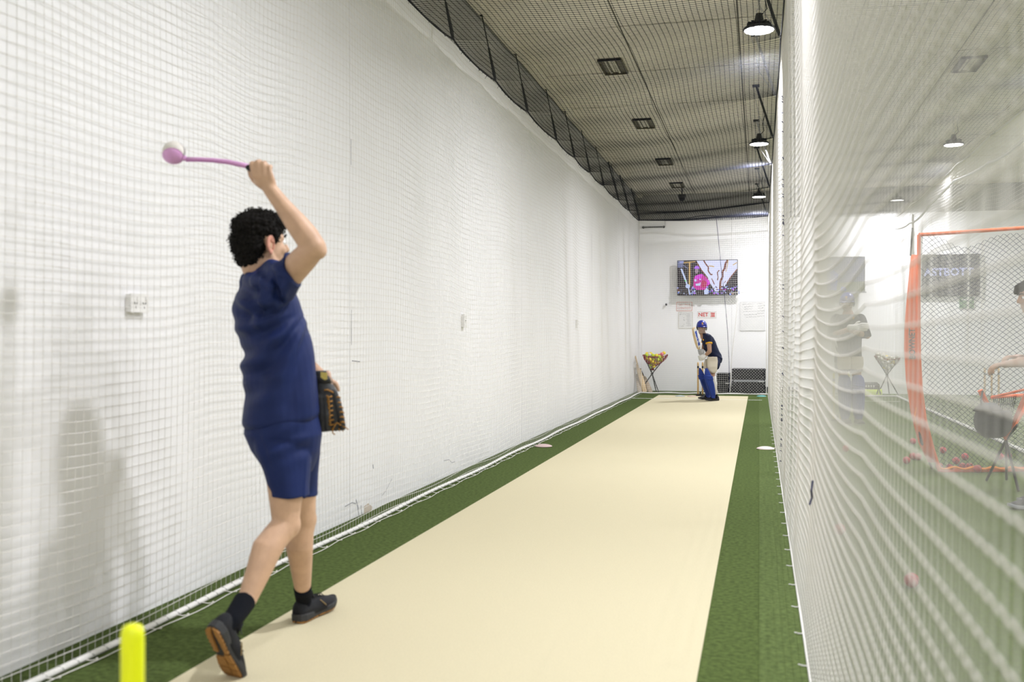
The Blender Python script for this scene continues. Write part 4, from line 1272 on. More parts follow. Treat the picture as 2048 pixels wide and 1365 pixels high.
def face_parts(P, R, parent, s=1.0, brow=HAIR):
    for y in (-1, 1):
        e = MB().ell(P(.0785, .031 * y, -.004), .0125 * s, None, 12, 8).build('eye', EYE_W, parent, True)
        MB().ell(P(.088, .0315 * y, -.004), (.0045 * s, .0058 * s, .0058 * s), R, 10, 6).build('iris', EYE_D, e)
        MB().tube([P(.098, .014 * y, .022), P(.092, .032 * y, .028), P(.078, .050 * y, .022)], [.004 * s, .005 * s, .003 * s], 6).build('eyebrow', brow, parent)
    MB().tube([P(.094, -.021, -.0715), P(.1, 0, -.0715), P(.094, .021, -.0715)], [.0015 * s, .0025 * s, .0015 * s], 6).build('mouth_line', mat('lip shade', (.30, .10, .085), .5), parent)

def add_hand(mb, w, d, n, t, s=1.0, curl=(.5, .6, .5), thumb=.5, fr=.0085, spread=1.0):
    """five fingered hand: w wrist, d towards the fingers, n the way the palm faces, t the thumb side"""
    w = Vector(w); d = Vector(d).normalized(); n = Vector(n); n = (n - d * n.dot(d)).normalized()
    t = Vector(t); t = (t - d * t.dot(d) - n * t.dot(n)).normalized()
    offs = (.030, .011, -.009, -.028); lens = (.95, 1.06, 1.0, .78)
    mb.cap(w, .025 * s, w + d * .03 * s, .028 * s, 12)
    for o, l in zip(offs, lens):
        m = w + (d * .088 + t * o * spread - n * .004) * s
        mb.cap(w + (d * .015 + t * o * .55) * s, .0165 * s, m, .0125 * s, 10)
        p = m; a = 0
        for k, (ln, rr) in enumerate(((.044, 1.05), (.027, .95), (.021, .85))):
            a += curl[k]
            dd = d * math.cos(a) + n * math.sin(a) + t * (o * 1.5 * (1 - min(1, a)))
            q = p + dd.normalized() * ln * l * s
            mb.cap(p, fr * rr * s * (1.15 if k == 0 else 1), q, fr * rr * s, 8)
            p = q
    p = w + (d * .022 + t * .026 + n * .006) * s
    mb.cap(w + d * .01 * s, .018 * s, p, .0155 * s, 10)
    a = thumb
    d1 = (d * .62 + t * .75 + n * .25 * a)
    q = p + d1.normalized() * .040 * s
    mb.cap(p, .0145 * s, q, .0112 * s, 8)
    d2 = (d * .9 + t * .25 * (1 - a) + n * .9 * a)
    q2 = q + d2.normalized() * .030 * s
    mb.cap(q, .0112 * s, q2, .0092 * s, 8)

def shoe(parent, M, up_m=SHOE_UP, mid_m=SHOE_MID, out_m=SHOE_OUT, s=1.0, detail=True):
    """running shoe; M maps shoe space (x to the toe, y left, z up) to the scene"""
    def T(x, y, z): return M @ Vector((x * s, y * s, z * s))
    prof = [(.004, .020, .030, .070), (.014, .029, .022, .093), (.04, .034, .02, .100), (.075, .036, .02, .092), (.11, .038, .02, .084), (.14, .041, .02, .086), (.175, .045, .02, .076), (.21, .0475, .02, .064), (.24, .045, .02, .055), (.268, .036, .02, .046), (.286, .020, .022, .038)]
    mb = MB(); n = 18; P = []; F = []
    for x, hw, z0, z1 in prof:
        for j in range(n):
            a = math.tau * j / n
            y = hw * math.copysign(abs(math.cos(a)) ** .8, math.cos(a)); sa = math.sin(a)
            z = z0 + (z1 - z0) * (max(sa, 0) ** .75) if sa > 0 else z0 + .002 * sa
            if sa > 0: y *= 1 - (.12 if x < .12 else .35) * sa ** 2
            P.append(T(x, y, z))
    for i in range(len(prof) - 1):
        for j in range(n):
            F.append((i * n + j, i * n + (j + 1) % n, (i + 1) * n + (j + 1) % n, (i + 1) * n + j))
    F += [tuple(range(n - 1, -1, -1)), tuple((len(prof) - 1) * n + j for j in range(n))]
    up = mb.add(P, F).build('upper', up_m, parent, True)
    sole = [(-.004, .010), (.004, .025), (.03, .0375), (.07, .038), (.11, .036), (.15, .040), (.19, .0475), (.215, .0495), (.245, .046), (.272, .034), (.289, .018), (.295, .005)]
    def ring(zf, g, x0=0, x1=1):
        o = [(x, w * g) for x, w in sole] + [(x, -w * g) for x, w in sole[::-1]]
        return [T(x, y, zf(x)) for x, y in o]
    toe = lambda x: max(0, x - .22) ** 2 * 3.2
    heel = lambda x: max(0, .03 - x) ** 2 * 6
    rs = [ring(lambda x: .006 + toe(x) + heel(x), .94), ring(lambda x: .014 + toe(x), 1.0), ring(lambda x: .026 + .010 * max(0, 1 - x / .12) + toe(x) * .8, .99), ring(lambda x: .031 + .010 * max(0, 1 - x / .12) + toe(x) * .7, .93)]
    k = len(rs[0]); V = [p for r in rs for p in r]
    F = [(i * k + j, i * k + (j + 1) % k, (i + 1) * k + (j + 1) % k, (i + 1) * k + j) for i in range(3) for j in range(k)]
    F += [tuple(range(k - 1, -1, -1)), tuple(3 * k + j for j in range(k))]
    MB().add(V, F).build('midsole', mid_m, parent, False)
    if detail:
        m = MB()
        R3 = M.to_3x3()
        def plate(o, z=-.001):
            m.slab([(a * s, b * s) for a, b in o], R3 @ Vector((1, 0, 0)), R3 @ Vector((0, 1, 0)), T(0, 0, z), .009 * s)
        # heel crescent with notched teeth on both sides, then the forefoot plates
        def side(sg):
            o = [(.0, 0.004 * sg)]
            xs = np.linspace(.004, .125, 7)
            for a, b in zip(xs[:-1], xs[1:]):
                w0 = np.interp(a, [p[0] for p in sole], [p[1] for p in sole]) * .91
                w1 = np.interp(b, [p[0] for p in sole], [p[1] for p in sole]) * .91
                o += [(a + .003, w0 * sg), (b - .006, w1 * sg), (b - .003, (w1 - .009) * sg)]
            o += [(.125, .016 * sg), (.07, .014 * sg), (.03, .010 * sg)]
            return o if sg < 0 else o[::-1]
        for sg in (1, -1):
            o = side(sg); plate(o[::-1])
        def clip(x): return np.interp(x, [p[0] for p in sole], [p[1] for p in sole]) * .90
        for x0, x1, ya, yb in ((.130, .172, -.98, -.25), (.150, .197, -.1, .98), (.176, .205, -.98, -.2), (.203, .238, -.1, .98), (.210, .238, -.98, -.2), (.243, .284, .05, .98), (.243, .284, -.98, -.05)):
            plate([(x0, clip(x0) * ya), (x1, clip(x1) * ya), (x1, clip(x1) * yb), (x0, clip(x0) * yb)], -.001)
        o = m.build('outsole', out_m, parent, label='gum brown rubber outsole')
        for v in o.data.vertices:
            q = M.inverted() @ v.co / s
            v.co = M @ (Vector((q.x, q.y, q.z + toe(q.x) + heel(q.x))) * s)
        l = MB()
        for i in range(5):
            x = .115 + i * .018; z = .088 - i * .0035
            l.tube([T(x, -.022, z - .004), T(x + .004, 0, z + .006), T(x, .022, z - .004)], .0022 * s, 5)
        l.tube([T(.112, .0, .094), T(.10, .02, .104), T(.105, .034, .088), T(.116, .012, .096)], .002 * s, 5)
        l.tube([T(.112, .0, .094), T(.10, -.02, .102), T(.108, -.036, .082)], .002 * s, 5)
        l.build('laces', BLACK, parent)
        MB().loft([(T(.104, 0, .086), M.to_3x3() @ Vector((.010, 0, 0)) * s, M.to_3x3() @ Vector((0, .024, 0)) * s), (T(.098, 0, .120), M.to_3x3() @ Vector((.006, 0, 0)) * s, M.to_3x3() @ Vector((0, .022, 0)) * s)], 12).build('tongue', up_m, parent, True)
        for sg in (1, -1):
            MB().tube([T(.135, .036 * sg, .070), T(.150, .0405 * sg, .055), T(.166, .0455 * sg, .038)], .0024 * s, 5).build('side_print', GOLD, parent, label='dull gold stripe on the side')
    return up

def shoe_matrix(origin, fwd, up):
    R = rot_to(fwd, up)
    return Matrix.Translation(origin) @ R.to_4x4()

# ------------------------------------------------------------------ THE BOWLER (near)
DB = 4.0
MPP = DB / FPX
f_ch = Vector((0.686, 0.727, 0)); r_ch = Vector((0.727, -0.686, 0))
ftb = G(612, 1255)
bowler = thing('person', 'young man in navy T-shirt and shorts seen from behind, raising a mauve ball launcher', 'person', (ftb.x, ftb.y, 0))

hdir = Vector((math.sin(math.radians(4)), math.cos(math.radians(4)), 0))
pit = math.radians(57)
fw = hdir * math.cos(pit) - EZ * math.sin(pit)
upv = hdir * math.sin(pit) + EZ * math.cos(pit)
toe_g = G(467, 1358)
M_R = shoe_matrix(toe_g - fw * 0.262, fw, upv) @ Matrix.Rotation(math.radians(8), 4, 'X')
hd2 = Vector((math.sin(math.radians(9)), math.cos(math.radians(9)), 0))
hl = G(592, 1252); hl.z = 0.007
tp = math.radians(3)
M_L = shoe_matrix(hl, hd2 * math.cos(tp) + EZ * math.sin(tp), EZ * math.cos(tp) - hd2 * math.sin(tp))
for Mx in (M_R, M_L):
    sh_ = thing('shoe', 'x', 'x', Mx.translation)
    del sh_['label']; del sh_['category']
    set_parent(sh_, bowler)
    shoe(sh_, Mx)
ank_R = M_R @ Vector((.062, 0, .088)); ank_L = M_L @ Vector((.062, 0, .088))

body = MB()
# legs
knee_R, knee_L = W(571, 1048, 3.88), W(606, 1040, 4.17)
hip_R, hip_L = W(572, 868, 3.93), W(588, 866, 4.08)
shin_R = W(494, 1200, 3.72); shin_L = W(605, 1172, 4.27)
def leg(mb, hip, knee, shin, ank, back):
    mb.tube([hip, hip.lerp(knee, .5), hip.lerp(knee, .82), knee, knee.lerp(shin, .12)], [.088, .076, .060, .053, .051], 18, 'round')
    mb.ell(knee - back * .012, (.050, .050, .058), None, 14, 10)
    mb.tube([knee, knee.lerp(shin, .18) + back * .012, knee.lerp(shin, .36) + back * .022, knee.lerp(shin, .6) + back * .012, shin, ank], [.050, .054, .0585, .050, .0365, .030], 18, 'round')
bk = (-ED * .75 - EX * .6).normalized()
leg(body, hip_R, knee_R, shin_R, ank_R, (-ED * .5 - EX * .7 + EZ * .3).normalized())
leg(body, hip_L, knee_L, shin_L, ank_L, (-ED * .8 - EX * .5).normalized())
for Mx, a in ((M_R, ank_R), (M_L, ank_L)):
    body.cap(a, .028, Mx @ Vector((.04, 0, .055)), .022); body.cap(a, .028, Mx @ Vector((.115, 0, .045)), .015)
# trunk inside the clothes
def sec(px, py, a, b, D=DB, tilt=0.0):
    c = W(px, py, D)
    return (c, r_ch * a, f_ch * b + EZ * tilt)
body.loft([sec(566, 900, .13, .10), sec(563, 840, .15, .115), sec(560, 760, .145, .11), sec(550, 690, .155, .11), sec(537, 620, .17, .11), sec(532, 575, .12, .075), sec(533, 552, .07, .06)], 20)
# neck and head
phi = math.radians(40)
f_h = (EX * math.cos(phi) + ED * math.sin(phi)) + EZ * .04
f_h.normalize()
hc = W(523, 484, 4.02)
R_h, P_h = add_head(body, hc, f_h, EZ + EX * .06, 1.0)
body.tube([W(533, 565, 4.0), W(532, 545, 4.01), W(530, 522, 4.02)], [.075, .060, .056], 16, 'round')
# right arm
sh_R, el_R, wr_R = W(556, 572, 3.84), W(630, 495, 3.70), W(541, 380, 3.72)
body.tube([sh_R.lerp(el_R, .12), sh_R.lerp(el_R, .35), sh_R.lerp(el_R, .75), el_R], [.050, .055, .050, .043], 18, 'round')
body.ell(el_R + EX * .012 - EZ * .012, (.034, .034, .034), None, 12, 8)
body.tube([el_R, el_R.lerp(wr_R, .18), el_R.lerp(wr_R, .38), el_R.lerp(wr_R, .7), wr_R], [.042, .047, .0435, .033, .0275], 18, 'round', flat=(ED, .92))
# throwing hand closed on the handle
DH = 3.72
def H(px, py, dz=0.0): return W(px, py, DH - dz)
body.cap(wr_R, .0275, H(534, 366, .0), .029)
for (mx, my), (px_, py_), (dx_, dy_), (tx_, ty_), k in (((507, 349), (503, 327), (507, 326), (510, 340), .95), ((517, 352), (515, 324), (519, 323), (521, 340), 1.0), ((529, 352), (527, 327), (531, 326), (532, 343), 1.0), ((541, 350), (539, 334), (542, 333), (541, 348), .85)):
    m_, p_, d_, t_ = H(mx, my, .022), H(px_, py_, .020), H(dx_, dy_, -.014), H(tx_, ty_, -.022)
    body.cap(H(536 + (mx - 524) * .45, 368, .006), .0175, m_, .0125, 10)
    body.cap(m_, .0115 * k, p_, .0100 * k, 10)
    body.cap(p_, .0100 * k, d_, .0090 * k, 10)
    body.cap(d_, .0090 * k, t_, .0080 * k, 10)
body.ell(H(526, 362, .004), (.034, .026, .028), None, 14, 10)
body.cap(H(527, 372, -.008), .018, H(510, 361, -.012), .0145, 10)
body.cap(H(510, 361, -.012), .0145, H(502, 351, -.016), .0115, 10)
body.cap(H(502, 351, -.016), .0115, H(499, 341, -.018), .0095, 10)
# left arm, mostly beyond the trunk, running down to the mitt
sh_L, el_L, wr_L = W(512, 585, 4.20), W(575, 700, 4.30), W(640, 752, 4.12)
body.tube([sh_L, el_L], [.056, .043], 16, 'round')
body.tube([el_L, el_L.lerp(wr_L, .35), wr_L], [.042, .041, .028], 16, 'round')
add_hand(body, wr_L, W(652, 820, 4.06) - wr_L, ED, EX, 1.0, (.25, .3, .25))
bo = solid('body', body, SKIN, bowler, 0.0055, 5)
face_parts(P_h, R_h, bowler)
# the near ear, with its rim and hollow
er = MB()
Re = R_h @ Matrix.Rotation(.42, 3, 'Z')
ec = P_h(-.006, -.087, -.012)
er.tube([ec + Re @ Vector((.019 * math.cos(a), -.004, .031 * math.sin(a))) for a in np.linspace(-.9, 3.9, 16)], [.003] + [.0052] * 14 + [.004], 7)
er.ell(ec + Re @ Vector((-.004, .003, .002)), (.017, .006, .029), Re, 14, 8)
er.ell(ec + Re @ Vector((.002, -.002, -.031)), (.010, .006, .011), Re, 10, 6)
er.tube([ec + Re @ Vector((.010 * math.cos(a) - .002, -.005, .017 * math.sin(a) + .004)) for a in np.linspace(.2, 4.0, 10)], .0036, 6)
solid('ear', er, EAR, bowler, 0.0025, 2, label='flushed right ear')

# hair: a cap of short curls
hb = MB()
def EH(p, r): hb.ell(P_h(*p), r, R_h, 20, 14)
EH((-.016, 0, .052), (.103, .088, .074))
EH((-.052, 0, .002), (.068, .083, .088))
EH((-.062, 0, -.055), (.044, .064, .050))
EH((.045, 0, .078), (.058, .068, .040))
for y in (-1, 1):
    hb.cap(P_h(.022, .076 * y, .03), .013, P_h(.020, .077 * y, -.006), .008, 8)
def curl(co, no):
    x = co * 1.0
    n = np.sin(x[:, 0] * 190 + 2.1 * np.sin(x[:, 2] * 130)) * np.sin(x[:, 1] * 200 + 1.7 * np.sin(x[:, 0] * 120)) * np.sin(x[:, 2] * 180 + np.sin(x[:, 1] * 140))
    return 0.007 * n + 0.003
hair = solid('hair', hb, HAIR, bowler, 0.0045, 3, curl)
cl = MB()
me = hair.data
vs = [v for v in me.vertices]
for k in range(760):
    v = random.choice(vs)
    lo = R_h.transposed() @ (v.co - hc)
    if lo.z < -.085: continue
    n = v.normal
    t1 = n.orthogonal().normalized(); t1 = Matrix.Rotation(random.uniform(0, 6.28), 3, n) @ t1
    rr = random.uniform(.004, .0075)
    a0 = random.uniform(0, 6)
    pts = [v.co + n * (rr * (math.sin(a) * .9 + .4)) + t1 * (rr * math.cos(a)) + n.cross(t1) * (.0016 * (a - a0)) for a in np.linspace(a0, a0 + random.uniform(2.8, 4.6), 7)]
    cl.tube(pts, [.0012] + [.0019] * 5 + [.0006], 4)
cl.build('hair_curls', HAIR, bowler, True, kind='stuff')

# shirt
def folds(co, no):
    d = np.zeros(len(co))
    L = co[:, 0] * C_ + co[:, 1] * S_
    D = -co[:, 0] * S_ + co[:, 1] * C_
    px = L / D * FPX + 1024; py = HORIZON - (co[:, 2] - EYE) / D * FPX
    facing = np.clip(-(no[:, 0] * -S_ + no[:, 1] * C_) * 1.4 + .3, 0, 1)
    # drapes running from the armpit down to the back hem
    for ax, ay, k, amp, ph in ((590, 600, 0.95, .0105, 0.4),):
        dx, dy = px - ax, py - ay
        ang = np.arctan2(dy, -dx + 40)
        rad = np.hypot(dx, dy)
        d += amp * np.sin(ang * 17 + ph + .004 * rad) * np.clip((rad - 25) / 60, 0, 1) * np.clip((900 - py) / 90, .25, 1)
    # bunched folds across the small of the back
    m = np.exp(-((px - 505) / 46) ** 2) * np.exp(-((py - 705) / 85) ** 2)
    d += .0085 * m * np.sin((py - 640) / 6.4 + (px - 490) * .035)
    m = np.exp(-((px - 490) / 40) ** 2) * np.exp(-((py - 620) / 50) ** 2)
    d += .011 * m * np.sin((py - 1.3 * (px - 470)) / 9.0)
    m = np.exp(-((py - 830) / 22) ** 2)
    d += .003 * m * np.sin(px / 11.0 + 1)
    # sleeve pull
    m = np.exp(-((px - 560) / 28) ** 2) * np.exp(-((py - 590) / 40) ** 2)
    d += .006 * m * np.sin((px + .4 * py) / 5.5)
    return d * (0.35 + .65 * facing)
sm = MB()
def tsec(px, py, a, b, hem=0.0, D=DB):
    c = W(px, py, D)
    return (c, r_ch * a + EZ * hem * .2, f_ch * b + EZ * hem)
sm.loft([tsec(563, 843, .180, .140, .024), tsec(562, 835, .188, .146, .024), tsec(561, 800, .187, .144, .012), tsec(560, 762, .182, .139), tsec(557, 715, .182, .133), tsec(548, 670, .190, .135), tsec(537, 638, .192, .136), tsec(533, 606, .195, .120), tsec(531, 580, .185, .100), tsec(531, 564, .150, .086), tsec(532, 553, .100, .076), tsec(533, 546, .078, .070)], 32)
sm.cap(W(508, 578, 4.16), .070, W(520, 640, 4.24), .068, 16)
slv_e = W(587, 541, 3.775)
slv_0 = W(545, 592, 3.86)
axs = (slv_e - slv_0).normalized()
hem_n = (EX * .93 + EZ * .30 - ED * .2).normalized()
u1 = hem_n.orthogonal().normalized(); u1 = (EZ - hem_n * EZ.dot(hem_n)).normalized(); u2 = hem_n.cross(u1)
sm.loft([(slv_0 - EX * .03, Vector((0, 0, .095)), ED * .095), (slv_0 + (slv_e - slv_0) * .25, (EZ * .7 + u1 * .3) * .090, ED * .092), (slv_0 + (slv_e - slv_0) * .6, u1 * .080, u2 * .082), (slv_e - hem_n * .008, u1 * .070, u2 * .070), (slv_e, u1 * .069, u2 * .069)], 24)
sm.cap(W(540, 568, 3.90), .074, W(563, 558, 3.83), .070, 14)
sm.cap(W(534, 562, 3.97), .070, W(556, 552, 3.86), .066, 14)
shirt = solid('t_shirt', sm, NAVY, bowler, 0.0055, 4, folds)
# lettering across the chest, laid on the cloth
from mathutils.bvhtree import BVHTree
bv = BVHTree.FromPolygons([v.co.copy() for v in shirt.data.vertices], [tuple(p.vertices) for p in shirt.data.polygons])
cz = W(600, 650, DB).z
c0 = W(537, 640, DB)
def on_chest(p):
    q = Vector((c0.x, c0.y, cz + p.y)) - r_ch * (p.x) + f_ch * .5
    hit = bv.ray_cast(q, -f_ch)
    base = hit[0] if hit[0] is not None else q - f_ch * .37
    return base + f_ch * (.0022 if p.z > 0 else .0002)
text_part('SA', 0.088, (0, 0, 0), XA, ZA, PAPER, bowler, bold=0.0022, warp=lambda p: on_chest(Vector((p.x * 1.3 - 0.045, p.y, p.z))))

# shorts
def sfold(co, no):
    L = co[:, 0] * C_ + co[:, 1] * S_; D = -co[:, 0] * S_ + co[:, 1] * C_
    px = L / D * FPX + 1024; py = HORIZON - (co[:, 2] - EYE) / D * FPX
    d = .005 * np.sin((py + .45 * px) / 6.5) * np.clip((626 - px) / 20, 0, 1) * np.exp(-((py - 890) / 34) ** 2) * np.clip((px - 515) / 40, 0, 1)
    d += -.006 * np.exp(-(((px - 527) - (py - 900) * .35) / 6) ** 2) * np.exp(-((py - 905) / 40) ** 2)
    d += .002 * np.sin(px / 9 + py / 40) * np.clip((py - 930) / 40, 0, 1)
    d += .0035 * np.exp(-(((px - 612) - (py - 940) * -.05) / 3) ** 2) * np.clip((py - 900) / 40, 0, 1)
    return d
pm_ = MB()
pm_.loft([sec(562, 805, .165, .125), sec(564, 840, .182, .140), sec(566, 868, .185, .150), sec(571, 900, .155, .134), sec(576, 926, .115, .110), sec(580, 945, .08, .09)], 28)
def legtube(mb, pts):
    mb.loft([(W(x, y, D), EX * rx, ED * rd) for x, y, D, rx, rd in pts], 26)
legtube(pm_, [(562, 865, 3.94, .115, .105), (567, 905, 3.92, .108, .102), (575, 945, 3.91, .090, .092), (579.5, 980, 3.90, .0765, .086), (580, 992, 3.90, .0765, .086)])
legtube(pm_, [(588, 868, 4.06, .110, .105), (592, 910, 4.09, .098, .10), (597, 950, 4.12, .080, .09), (599, 980, 4.14, .073, .084), (599.5, 992, 4.14, .0725, .084)])
solid('shorts', pm_, NAVY_S, bowler, 0.0055, 4, sfold)
# socks
def sock(pts, rad, rim_m=SOCK):
    m = MB().tube(pts, rad, 20, 'flat')
    return solid('sock', m, SOCK, bowler, 0.004, 2)
s0 = W(490, 1203, 3.715)
sock([s0, s0.lerp(ank_R, .5), ank_R, M_R @ Vector((.055, 0, .05))], [.0425, .039, .036, .030])
s1 = W(605, 1175, 4.265)
sock([s1, s1.lerp(ank_L, .5), ank_L, M_L @ Vector((.055, 0, .05))], [.0385, .037, .035, .030])

# ------------------------------------------------------------------ launcher and its ball
la_pts = [H(540, 352.5), H(530, 348.5), H(515, 342), H(497, 335), H(480, 329), H(455, 323.5), H(425, 320), H(395, 318.5), H(372, 318.5)]
launcher = thing('ball_launcher', 'mauve plastic ball launcher with a black grip held up in the bowler right hand', 'ball launcher', la_pts[3])
MB().tube(la_pts[:4], [.0115, .0125, .0125, .0118], 12, 'round').build('grip', BLACK, launcher, True)
MB().tube(la_pts[3:4] + [la_pts[3].lerp(la_pts[4], .25)], [.0118, .007], 12).build('grip_collar', BLACK, launcher, True)
sp_ = [la_pts[3] + EZ * .005] + la_pts[4:]
MB().tube(sp_, [.0085, .0085, .0080, .0072, .0070, .0078], 10, flat=(EZ, 1.0)).build('shaft', PINK, launcher, True)
MB().tube([p - EZ * .0062 - ED * .002 for p in sp_], [.0042] * len(sp_), 6).build('shaft_rib', PINK_D, launcher)
bcen = W(347.5, 305, DH)
r_b = .0415
# cup: part of a sphere holding the ball from below and from the near side
cup_axis = (-EZ * .66 - ED * .62 + EX * .10).normalized()
def shell(c, axis, r0, r1, half, n=26, m=9):
    x = axis.orthogonal().normalized(); y = axis.cross(x)
    P, F = [], []
    for r in (r0, r1):
        for i in range(m + 1):
            t = half * i / m
            for j in range(n):
                a = math.tau * j / n
                P.append(c + (axis * math.cos(t) + (x * math.cos(a) + y * math.sin(a)) * math.sin(t)) * r)
    k = (m + 1) * n
    for s_ in (0, 1):
        for i in range(m):
            for j in range(n):
                q = (s_ * k + i * n + j, s_ * k + i * n + (j + 1) % n, s_ * k + (i + 1) * n + (j + 1) % n, s_ * k + (i + 1) * n + j)
                F.append(q if s_ else q[::-1])
    for j in range(n):
        a, b = m * n + j, m * n + (j + 1) % n
        F.append((a, b, k + b, k + a))
    return MB().add(P, F)
shell(bcen, cup_axis, r_b + .0008, r_b + .0035, 1.02).build('cup', PINK, launcher, True)
MB().tube([la_pts[-1], bcen + (la_pts[-1] - bcen).normalized() * (r_b + .002)], [.0078, .012], 10).build('cup_neck', PINK, launcher, True)
cb_ = thing('cricket_ball', 'white cricket ball sitting in the cup of the mauve launcher', 'ball', bcen - EZ * r_b)
MB().ell(bcen, r_b, None, 28, 18).build('ball_cover', WHITE_BALL, cb_, True)
Rb = Matrix.Rotation(.55, 3, 'Y') @ Matrix.Rotation(1.2, 3, 'X')
for off in (-.005, 0, .005):
    rr = math.sqrt(r_b ** 2 - off ** 2) + .0003
    MB().tube([bcen + Rb @ Vector((rr * math.cos(a), rr * math.sin(a), off)) for a in np.linspace(0, math.tau, 40)], .0007, 4).build('seam', STITCH, cb_)

# ------------------------------------------------------------------ baseball mitt on the left hand
DM = 4.06
mitt = thing('fielding_mitt', 'charcoal leather baseball mitt with tan lacing, worn fingers down on the bowler left hand', 'mitt', W(660, 860, DM))
mm = MB()
def MP(x, y, dd=0.0): return W(x, y, DM + dd)
mm.loft([(MP(642, 742), EX * .030, ED * .034), (MP(644, 758), EX * .033, ED * .038), (MP(649, 778), EX * .044, ED * .042), (MP(655, 800), EX * .053, ED * .042), (MP(659, 822), EX * .053, ED * .036), (MP(660, 840), EX * .050, ED * .026), (MP(661, 853), EX * .045, ED * .018)], 22, 2.4)
for x0, x1, y1, r in ((634, 637, 850, .014), (642, 645, 856, .015), (651, 655, 858, .015)):
    mm.tube([MP(x0, 795, -.036), MP((x0 + x1) / 2, 830, -.034), MP(x1, y1, -.010)], [.013, r, .012], 10, 'round')
mm.tube([MP(669, 786, -.026), MP(677, 815, -.024), MP(683, 840, -.018), MP(686, 856, -.006)], [.014, .016, .014, .012], 10, 'round')
mm.tube([MP(657, 795, -.03), MP(667, 825, -.026), MP(671, 858, -.01)], [.010, .010, .010], 10, 'round')
mm.tube([MP(640, 862, .0), MP(660, 859, -.004), MP(687, 858, .0)], [.008, .009, .008], 8, 'round')
solid('mitt_shell', mm, MITT, mitt, 0.0035, 3)
MB().loft([(MP(644, 752, -.0015), EX * .036, ED * .041), (MP(646.5, 766, -.0015), EX * .038, ED * .043)], 20, 2.4).build('wrist_strap', mat('black leather', (.018, .018, .02), .5), mitt, True)
MB().slab([(-.013, .017), (-.013, -.004), (.004, -.016), (.013, -.012), (.013, .014)][::-1], EX, EZ, MP(648, 753, -.0455), .003).build('label_patch', YELLOW_LABEL, mitt, label='yellow label patch')
MB().cap(MP(655, 748, -.01), .014, MP(659, 772, -.01), .012, 8).build('finger_loop', SKIN_PALE, mitt, True)
lc = MB()
zz_ = [(648, 781), (655, 780), (664, 784), (672, 790), (676, 806)]
lc.tube([MP(x, y, -.047 + .0006 * (x - 648)) for x, y in zz_], .0033, 6)
ys_ = np.linspace(792, 848, 7)
for i, y in enumerate(ys_):
    q = (y - 792) / 56
    lc.tube([MP(653 + 4 * q, y, -.046 + .02 * q), MP(658 + 4 * q, y + 3, -.051 + .02 * q), MP(664 + 4 * q, y + 1, -.045 + .02 * q)], .0034, 6)
    if i < 6:
        lc.tube([MP(653.5 + 4 * q, y, -.047 + .02 * q), MP(658 + 4 * q, y + 9, -.050 + .02 * q)], .0032, 6)
for y, x in ((795, 676), (806, 678), (815, 681), (825, 683), (835, 684), (845, 685)):
    lc.tube([MP(x - 4, y, -.036), MP(x + 1, y - 1, -.036), MP(x + 4.5, y + 1, -.018)], .0032, 6)
lc.tube([MP(668, 852, -.03), MP(674, 846, -.035), MP(682, 851, -.03)], .0032, 6)
lc.tube([MP(672, 848, -.034), MP(667, 856, -.03), MP(665, 866, -.025), MP(670, 870, -.025)], .0026, 6)
lc.tube([MP(684, 852, -.02), MP(692, 856, -.02), MP(697, 860, -.02)], .0022, 6)
for x in range(643, 686, 7):
    lc.tube([MP(x, 857, -.014), MP(x + 1, 863, -.006)], .0025, 5)
lc.build('rawhide_lacing', LACE, mitt, True, label='tan rawhide lacing')

# ------------------------------------------------------------------ THE BATTER (far end of the near lane)
def BT(cx, cy, d=0.0):
    return W(1360 + cx / 6.2083, 600 + cy / 6.2, 19.2 + d)
bp = BT(400, 1255, .1)
batter = thing('person', 'young batter in blue helmet, navy shirt and blue leg pads, crouched with bat raised', 'person', (bp.x, bp.y, 0))
bb = MB()
hc2 = BT(269, 338, .12)
f2 = (-ED - EX * .08 - EZ * .05).normalized()
R2, P2 = add_head(bb, hc2, f2, EZ + EX * .04, .98, ears=True)
bb.tube([BT(300, 455, .16), BT(282, 415, .15), BT(274, 385, .13)], [.08, .058, .055], 14, 'round')
bb.loft([(BT(318, 430, .16), ED * .10, EX * .06), (BT(345, 500, .16), ED * .14, EX * .09), (BT(378, 600, .16), ED * .14, EX * .10), (BT(420, 690, .16), ED * .145, EX * .11), (BT(432, 760, .16), ED * .13, EX * .10)], 18)
# arms
sA, eA, wA = BT(352, 452, -.03), BT(368, 640, -.12), BT(312, 692, -.04)
bb.tube([sA.lerp(eA, .2), sA.lerp(eA, .5), eA], [.046, .046, .040], 14, 'round')
bb.tube([eA, eA.lerp(wA, .4), wA], [.041, .038, .028], 14, 'round')
sB, eB, wB = BT(318, 450, .33), BT(290, 610, .32), BT(276, 632, .05)
bb.tube([sB.lerp(eB, .2), eB], [.045, .040], 14, 'round'); bb.tube([eB, wB], [.040, .028], 14, 'round')
# legs
hN, kN, aN = BT(420, 745, .06), BT(398, 935, -.12), BT(440, 1195, -.05)
hF, kF, aF = BT(428, 745, .26), BT(338, 935, .20), BT(356, 1180, .42)
for h_, k_, a_ in ((hN, kN, aN), (hF, kF, aF)):
    bb.tube([h_, h_.lerp(k_, .5), k_], [.088, .072, .052], 16, 'round')
    bb.tube([k_, k_.lerp(a_, .3) + EX * .012, k_.lerp(a_, .65), a_], [.050, .056, .043, .034], 16, 'round')
solid('body', bb, SKIN_D, batter, 0.0085, 4)
face_parts(P2, R2, batter, .98)
